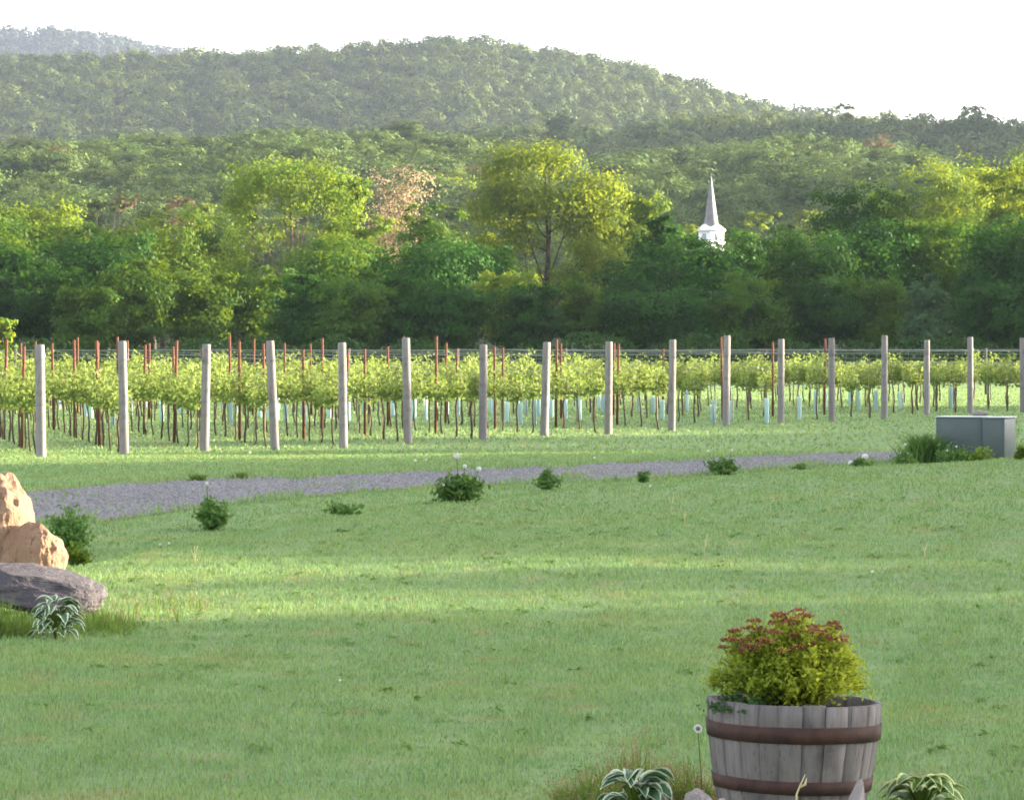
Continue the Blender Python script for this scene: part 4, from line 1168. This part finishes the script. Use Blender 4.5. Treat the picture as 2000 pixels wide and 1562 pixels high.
hosta('white-edged green hosta at the foot of the barrel beside the reddish grass', 1243, 1585, 185, 105, 'hosta_white', 3, 40, Vector(((1243 - CX) / F * 14.95, 14.95, hz(0.45, 14.95))), lf=0.40)
hosta('yellow-edged lime hosta on the lawn side of the barrel away from the boulders', 1800, 1590, 190, 100, 'hosta_lime', 5, 40, Vector(((1802 - CX) / F * 14.9, 14.9, hz(1.5, 14.9))), lf=0.40)
hosta('pale-edged grey-green hosta growing before the flat dark rock', 108, 1248, 165, 88, 'hosta_white', 8, 60, lf=0.25)

# ------------------------------------------------------------------ plants along the drive
leaf_bush('dark_shrub', 'dense dark green rounded shrub behind the tan boulders', 130, 1082, 90, 95, 'bush_leaf', 1500, 0.055, 51, 'shrub')
leaf_bush('lime_shrub', 'small yellow-green leafy plant tucked beside the smaller tan rock', 148, 1108, 44, 60, 'bush_lime', 420, 0.05, 52)
leaf_bush('peony_plant', 'upright dark leafy peony with one white bloom on a tall stem by the drive', 410, 1036, 72, 78, 'bush_leaf', 620, 0.075, 53, flowers=[(404, 944, 9)])
leaf_bush('weed_plant', 'low scrubby green weed on the grassy verge below the drive', 676, 1006, 32, 66, 'bush_leaf', 300, 0.06, 54)
leaf_bush('peony_plant', 'wide leafy peony bush with several white blooms held above it', 900, 980, 52, 95, 'bush_leaf', 800, 0.08, 55, flowers=[(892, 891, 15), (908, 911, 11), (935, 916, 12), (866, 947, 8)])
leaf_bush('peony_plant', 'dark pointed-leaf plant without blooms right of the wide peony', 1068, 958, 36, 62, 'bush_leaf', 330, 0.085, 56, spiky=True)
leaf_bush('peony_plant', 'small dark plant with one thin stem on the lawn crest', 1256, 943, 26, 36, 'bush_leaf', 200, 0.07, 57)
leaf_bush('peony_plant', 'grey-green bushy plant with two pale buds above the drive', 1413, 928, 40, 68, 'bush_leaf', 480, 0.08, 58, flowers=[(1383, 880, 6), (1429, 879, 7)])
leaf_bush('weed_plant', 'tiny flat tuft of leaves at the edge of the gravel', 1561, 917, 10, 36, 'bush_leaf', 130, 0.06, 59)
leaf_bush('peony_plant', 'low plant with two large white blooms lying over the gravel', 1676, 910, 12, 62, 'bush_leaf', 200, 0.07, 60, flowers=[(1690, 893, 17), (1662, 905, 14), (1680, 898, 8)])
leaf_bush('flowering_shrub', 'small bush dotted with white flowers beside the strappy clump', 1767, 902, 46, 50, 'bush_leaf', 330, 0.06, 61, loc=Vector(((1767 - CX) / F * 67.0, 67.0, hz((1767 - CX) / F * 67.0, 67.0))), flowers=[(1768, 868, 6), (1760, 884, 6), (1772, 886, 6), (1764, 896, 5)])
leaf_bush('flowering_shrub', 'mixed low plants with pale flowers before the utility cabinet', 1868, 896, 44, 84, 'bush_leaf', 480, 0.07, 62, flowers=[(1868, 872, 5), (1850, 880, 6)], loc=Vector(((1872 - CX) / F * 68.4, 68.4, hz((1872 - CX) / F * 68.4, 68.4))))
leaf_bush('flowering_shrub', 'pale leafy plant half hidden behind the far end of the utility cabinet', 2000, 897, 26, 34, 'bush_lime', 200, 0.07, 63)
g = gp(1805, 905, 40, 120)
add_clump('daylily', 'tall strappy dark green daylily clump beside the utility cabinet', g, 0.68, 1.1, 520, 'bush_leaf', 64, 0.03, droop=0.5)
for k, (px, py) in enumerate([(388, 940), (470, 936)]):
    g = gp(px, py, 40, 120); add_clump('grass_tuft', ['dark grass tuft on the far edge of the drive', 'smaller grass tuft on the far edge of the drive'][k], g, 0.14, 0.4, 120, 'tall_grass', 66 + k, 0.03)

leaf_bush('weed_plant', 'ragged low weeds against the front of the utility cabinet', 0, 0, 40, 70, 'bush_lime', 300, 0.07, 69, loc=Vector(((1918 - CX) / F * 68.2, 68.2, hz((1918 - CX) / F * 68.2, 68.2))))
# dandelion clocks and dry stems in the lawn
for k, (px, py, words) in enumerate([(488, 893, 'before the fourth end post'), (811, 908, 'in the strip before the sixth end post'), (832, 907, 'beside another before the sixth end post'), (1161, 903, 'before the ninth end post'),
                            (1270, 958, 'on the lawn crest near the thin-stemmed plant'), (1704, 1125, 'in the open lawn above the shrub'), (664, 1337, 'alone in the middle of the open lawn'), (313, 1072, 'in the dip beside the dark shrub'), (330, 1070, 'in the dip, smaller of two')]):
    g = gp(px, py, 12, 130)
    t = empty('dandelion', g, 0, f'white dandelion clock on thin stem {words}', 'flower', 'dandelions in the grass')
    hh_ = 9 / F * g.y
    b = MB(); b.tube([(0, 0, 0), (0.01, 0, hh_ * 0.6), (0.0, 0, hh_)], 0.003, 4); b.build('stem', M['bush_lime'], t)
    rr = np.random.default_rng(k); dd = unit(rr.normal(size=(40, 3)))
    V, q, tn = leaf_quads(rr, np.array([0, 0, hh_]) + dd * 0.00026 * g.y, dd, 0.00036 * g.y, rr.random(40))
    link('seed_head', make_mesh('seed_head', V, q, M['white_petal'], tn), t)
# the bigger bloom beside the barrel
g = Vector(((1363 - CX) / F * 15.1, 15.1, hz(0.68, 15.1)))
t = empty('daisy', g, 0, 'single white daisy with grey centre standing against the barrel', 'flower')
p = at(1363, 1422, 15.1); hh_ = p.z - g.z
b = MB(); b.tube([(0.02, 0, 0), (0.012, 0, hh_ * 0.5), (0, 0.0, hh_)], 0.0022, 5); b.build('stem', M['bush_lime'], t)
b = MB(); nrm = Vector((0.1, -1, 0.35)).normalized(); qd = nrm.to_track_quat('Z', 'Y')
for k in range(16):
    a = k / 16 * 2 * math.pi; c_, s_ = math.cos(a), math.sin(a)
    pts = [(0.004, 0, 0.001), (0.012, -0.0036, 0.002), (0.019, 0, 0.001), (0.012, 0.0036, 0.002)]
    V = [Vector((0, 0, hh_)) + qd @ Vector((x * c_ - y * s_, x * s_ + y * c_, z)) for x, y, z in pts]
    b.add([tuple(v) for v in V], [[0, 1, 2, 3]])
b.build('petals', M['white_petal'], t)
b = MB(); c0 = Vector((0, 0, hh_)); b.tube([tuple(c0 + nrm * -0.002), tuple(c0 + nrm * 0.003), tuple(c0 + nrm * 0.006)], [0.008, 0.0085, 0.004], 10); b.build('centre', M['cap'], t)

# stones and a dry stalk at the barrel foot
rock('stone', 'pointed grey stone standing against the barrel', ((1668 - CX) / F * 14.3, 14.3, 0.085), (0.034, 0.05, 0.125), M['rock_small'], 33, (0, R(14), 0.4), 0.12, 'stones round the barrel')
rock('stone', 'rough mauve-grey stone at the hosta side of the barrel', ((1372 - CX) / F * 14.35, 14.35, 0.08), (0.06, 0.07, 0.10), M['rock_small'], 34, (0, R(-18), 1.1), 0.14, 'stones round the barrel')
rock('stone', 'pale rounded stone in front of the barrel beside the mauve one', ((1412 - CX) / F * 14.2, 14.2, 0.09), (0.042, 0.05, 0.08), M['rock_small'], 35, (0, 0, 2.1), 0.1, 'stones round the barrel')
t = empty('dry_stalk', ((1556 - CX) / F * 14.25, 14.25, hz(0.99, 14.25)), 0, 'dry tan stalk standing up before the barrel', 'stalk')
b = MB(); tp = at(1572, 1505, 14.25).z
b.tube([(0, 0, 0), (0.0, 0, tp - 0.07), (0.012, 0.0, tp - 0.04), (0.03, 0, tp)], [0.0045, 0.004, 0.003, 0.0015], 5); b.tube([(0.012, 0, tp - 0.045), (0.03, 0.0, tp - 0.035), (0.035, 0, tp - 0.012)], [0.004, 0.005, 0.001], 5)
b.build('stem', M['bare_stem'], t)

# ------------------------------------------------------------------ grass
def blades(n, Dlo, Dhi, h, wd, seed, margin=1.0, keep=None, hj=0.5):
    r = np.random.default_rng(seed)
    D = np.sqrt(r.uniform(Dlo ** 2, Dhi ** 2, n)); X = r.uniform(-1, 1, n) * (0.126 * D + margin)
    if keep is not None:
        k = keep(X, D); X, D = X[k], D[k]
    n = len(D)
    z = H(X, D)
    cl = 0.85 + 0.28 * (np.sin(X * 5.1 + D * 2.3) * np.sin(D * 3.7 - X * 2.9) + 0.5 * np.sin(X * 11 + D * 7.7) * np.sin(D * 9.1))
    hh_ = h * np.clip(cl, 0.35, 1.5) * r.uniform(1 - hj, 1 + hj, n)
    a = r.uniform(0, 6.2832, n); ln = hh_ * r.uniform(0.15, 0.9, n)
    half = wd * r.uniform(0.6, 1.3, n) * 0.5
    px_, py_ = np.cos(a + 1.2) * half, np.sin(a + 1.2) * half
    dx, dy = np.cos(a) * ln, np.sin(a) * ln
    b0 = np.stack([X - px_, D - py_, z], -1); b1 = np.stack([X + px_, D + py_, z], -1)
    m0 = np.stack([X - px_ * .8 + dx * .35, D - py_ * .8 + dy * .35, z + hh_ * .6], -1); m1 = np.stack([X + px_ * .8 + dx * .35, D + py_ * .8 + dy * .35, z + hh_ * .6], -1)
    tp_ = np.stack([X + dx, D + dy, z + hh_], -1)
    V = np.stack([b0, b1, m1, m0, tp_], 1).reshape(-1, 3)
    i = np.arange(n)[:, None] * 5
    return V, i + np.array([[0, 1, 2, 3]]), i + np.array([[3, 2, 4]]), np.repeat(r.random(n), 5)
parts = []
not_road = lambda X, D: ~on_road(X, D, -0.15)
fade = lambda a, b_, c, d: (lambda X, D: np.random.default_rng(len(D)).random(len(D)) < sstep(a, b_, D) * (1 - sstep(c, d, D)))
parts.append(blades(400000, 12.5, 30, 0.027, 0.0048, 1, 1.5, fade(11, 12, 19, 30)))
parts.append(blades(300000, 19, 50, 0.030, 0.0075, 2, 1.7, fade(19, 30, 36, 50)))
f3_ = fade(36, 50, 400, 500)
parts.append(blades(190000, 36, 78, 0.034, 0.015, 3, 2.0, lambda X, D: not_road(X, D) & f3_(X, D)))
parts.append(blades(110000, 76, 180, 0.05, 0.034, 4, 2.0, not_road))
# ragged growth along both edges of the drive
def ragged(X, D):
    w1 = 0.9 * np.sin(X * 2.3) * np.sin(X * 0.9 + 1) + 0.5 * np.sin(X * 6.1 + 2)
    return on_road(X, D, 0.7) & ~on_road(X, D, -0.5 - 1.5 * np.clip(w1, -0.3, 1.4))
parts.append(blades(150000, 40, 84, 0.075, 0.018, 5, 1.5, ragged, 0.7))
parts.append(blades(40000, 40, 84, 0.06, 0.016, 6, 1.5, lambda X, D: on_road(X, D, 0) & (np.sin(X * 1.3 + D * 0.4) + np.sin(X * 3.1 - D * 0.9) > 1.25), 0.7))
Vs, Qs, Ts_, tn, off = [], [], [], [], 0
for V, q4, t3, to in parts:
    Vs.append(V); Qs.append(q4 + off); Ts_.append(t3 + off); tn.append(to); off += len(V)
o = link('grass', make_mesh('grass', np.concatenate(Vs), [np.concatenate(Qs), np.concatenate(Ts_)], M['blade'], np.concatenate(tn)))
tag(o, 'short green mown grass of the lawn and the vineyard strip', 'grass', kind='stuff')

# low broad-leaved weeds in the turf
rw = np.random.default_rng(88); n = 480
D = np.sqrt(rw.uniform(13.5 ** 2, 46 ** 2, n)); X = rw.uniform(-1, 1, n) * (0.126 * D + 0.6)
ci = np.repeat(np.arange(n), 14); a = rw.uniform(0, 6.28, len(ci)); rr = rw.uniform(0.005, 0.055, len(ci))
px_, py_ = X[ci] + rr * np.cos(a), D[ci] + rr * np.sin(a)
P = np.stack([px_, py_, H(px_, py_) + rw.uniform(0.006, 0.026, len(ci))], -1)
V, q, tn = leaf_quads(rw, P, unit(rw.normal(size=P.shape) * 0.4 + np.array([0, 0, 1])), 0.030, rw.random(len(ci)))
o = link('clover', make_mesh('clover', V, q, M['clover'], tn)); tag(o, 'low clover and weeds growing in the lawn', 'clover', kind='stuff')
for k, (px, py, hp, words) in enumerate([(1376, 1084, 40, 'above the open middle of the lawn'), (1311, 1002, 42, 'close behind the lawn crest'), (1806, 1092, 34, 'on the lawn below the utility cabinet'),
                                         (1337, 1034, 40, 'between two others on the upper lawn'), (381, 1100, 36, 'in the dip left of the open lawn')]):
    g = gp(px, py, 12, 90); t = empty('dry_stalk', g, 0, f'pale dry grass stalk standing {words}', 'stalk', 'dry stalks in the lawn')
    hh_ = hp / F * g.y; b = MB()
    for j in range(3):
        e = np.array([rw.normal(0, 0.12) * hh_, rw.normal(0, 0.1) * hh_, hh_ * rw.uniform(0.7, 1.05)])
        b.tube([(0, 0, 0), tuple(e * np.array([0.3, 0.3, 0.55])), tuple(e)], [0.0016, 0.0014, 0.0026], 4)
    b.build('stem', M['bare_stem'], t)

def tall_patch(name, label, px, py, wm, dm, n, h, seed, seeds=0, mat='tall_grass', loc=None):
    g = loc or gp(px, py, 12, 60)
    V, q, tn, tips_ = strap_clump(name, label, g, h, 1, n, mat, seed, 0.006 * (g.y / 16), spread_box=(wm, dm), droop=0.4)
    o = link(name, make_mesh(name, V, q, M[mat], tn), None, g)
    tag(o, label, kind='stuff')
    if seeds:
        r = np.random.default_rng(seed + 1); k = r.choice(len(tips_), min(seeds, len(tips_)), False)
        P = np.repeat(tips_[k], 26, 0) + r.normal(0, 1, (len(k) * 26, 3)) * np.array([0.010, 0.010, 0.030])
        V, q, tn = leaf_quads(r, P, unit(r.normal(size=P.shape)), 0.008, r.random(len(P)), 0.5)
        link('seed_heads', make_mesh('seed_heads', V, q, M['seed'], tn), o)
    return o
tall_patch('tall_grass', 'tall wispy grass with reddish seed heads beside the barrel', 0, 0, 0.68, 1.0, 1700, 0.27, 71, 300, loc=Vector(((1255 - CX) / F * 15.4, 15.4, hz(0.48, 15.4))))
tall_patch('tall_grass', 'lush green grass between the hosta and the barrel', 0, 0, 0.20, 0.4, 520, 0.22, 72, 30, loc=Vector(((1345 - CX) / F * 15.0, 15.0, hz(0.64, 15.0))))
tall_patch('tall_grass', 'unmown grass round the flat dark rock', 185, 1230, 0.50, 1.4, 700, 0.20, 73, 30)
tall_patch('tall_grass', 'unmown grass at the lower corner of the rocks', 15, 1240, 0.40, 0.8, 700, 0.28, 74, 10)
tall_patch('tall_grass', 'thin dry grass stalks on the lawn past the flat rock', 290, 1200, 0.8, 3.0, 180, 0.17, 75, 60)

# ------------------------------------------------------------------ air
b = MB(); b.box((-1560, -140, -12), (1560, 6200, 330))
o = b.build('haze', None)
o.data.materials.clear()
hm = bpy.data.materials.new('haze'); hm.use_nodes = True
hn, hl = hm.node_tree.nodes, hm.node_tree.links
hn.remove(hn['Principled BSDF'])
pv = hn.new('ShaderNodeVolumePrincipled')
pv.inputs['Color'].default_value = (0.60, 0.70, 1.0, 1)
pv.inputs['Density'].default_value = 0.000040
pv.inputs['Anisotropy'].default_value = 0.2
hl.new(pv.outputs[0], hn['Material Output'].inputs['Volume'])
o.data.materials.append(hm)
tag(o, kind='stuff')
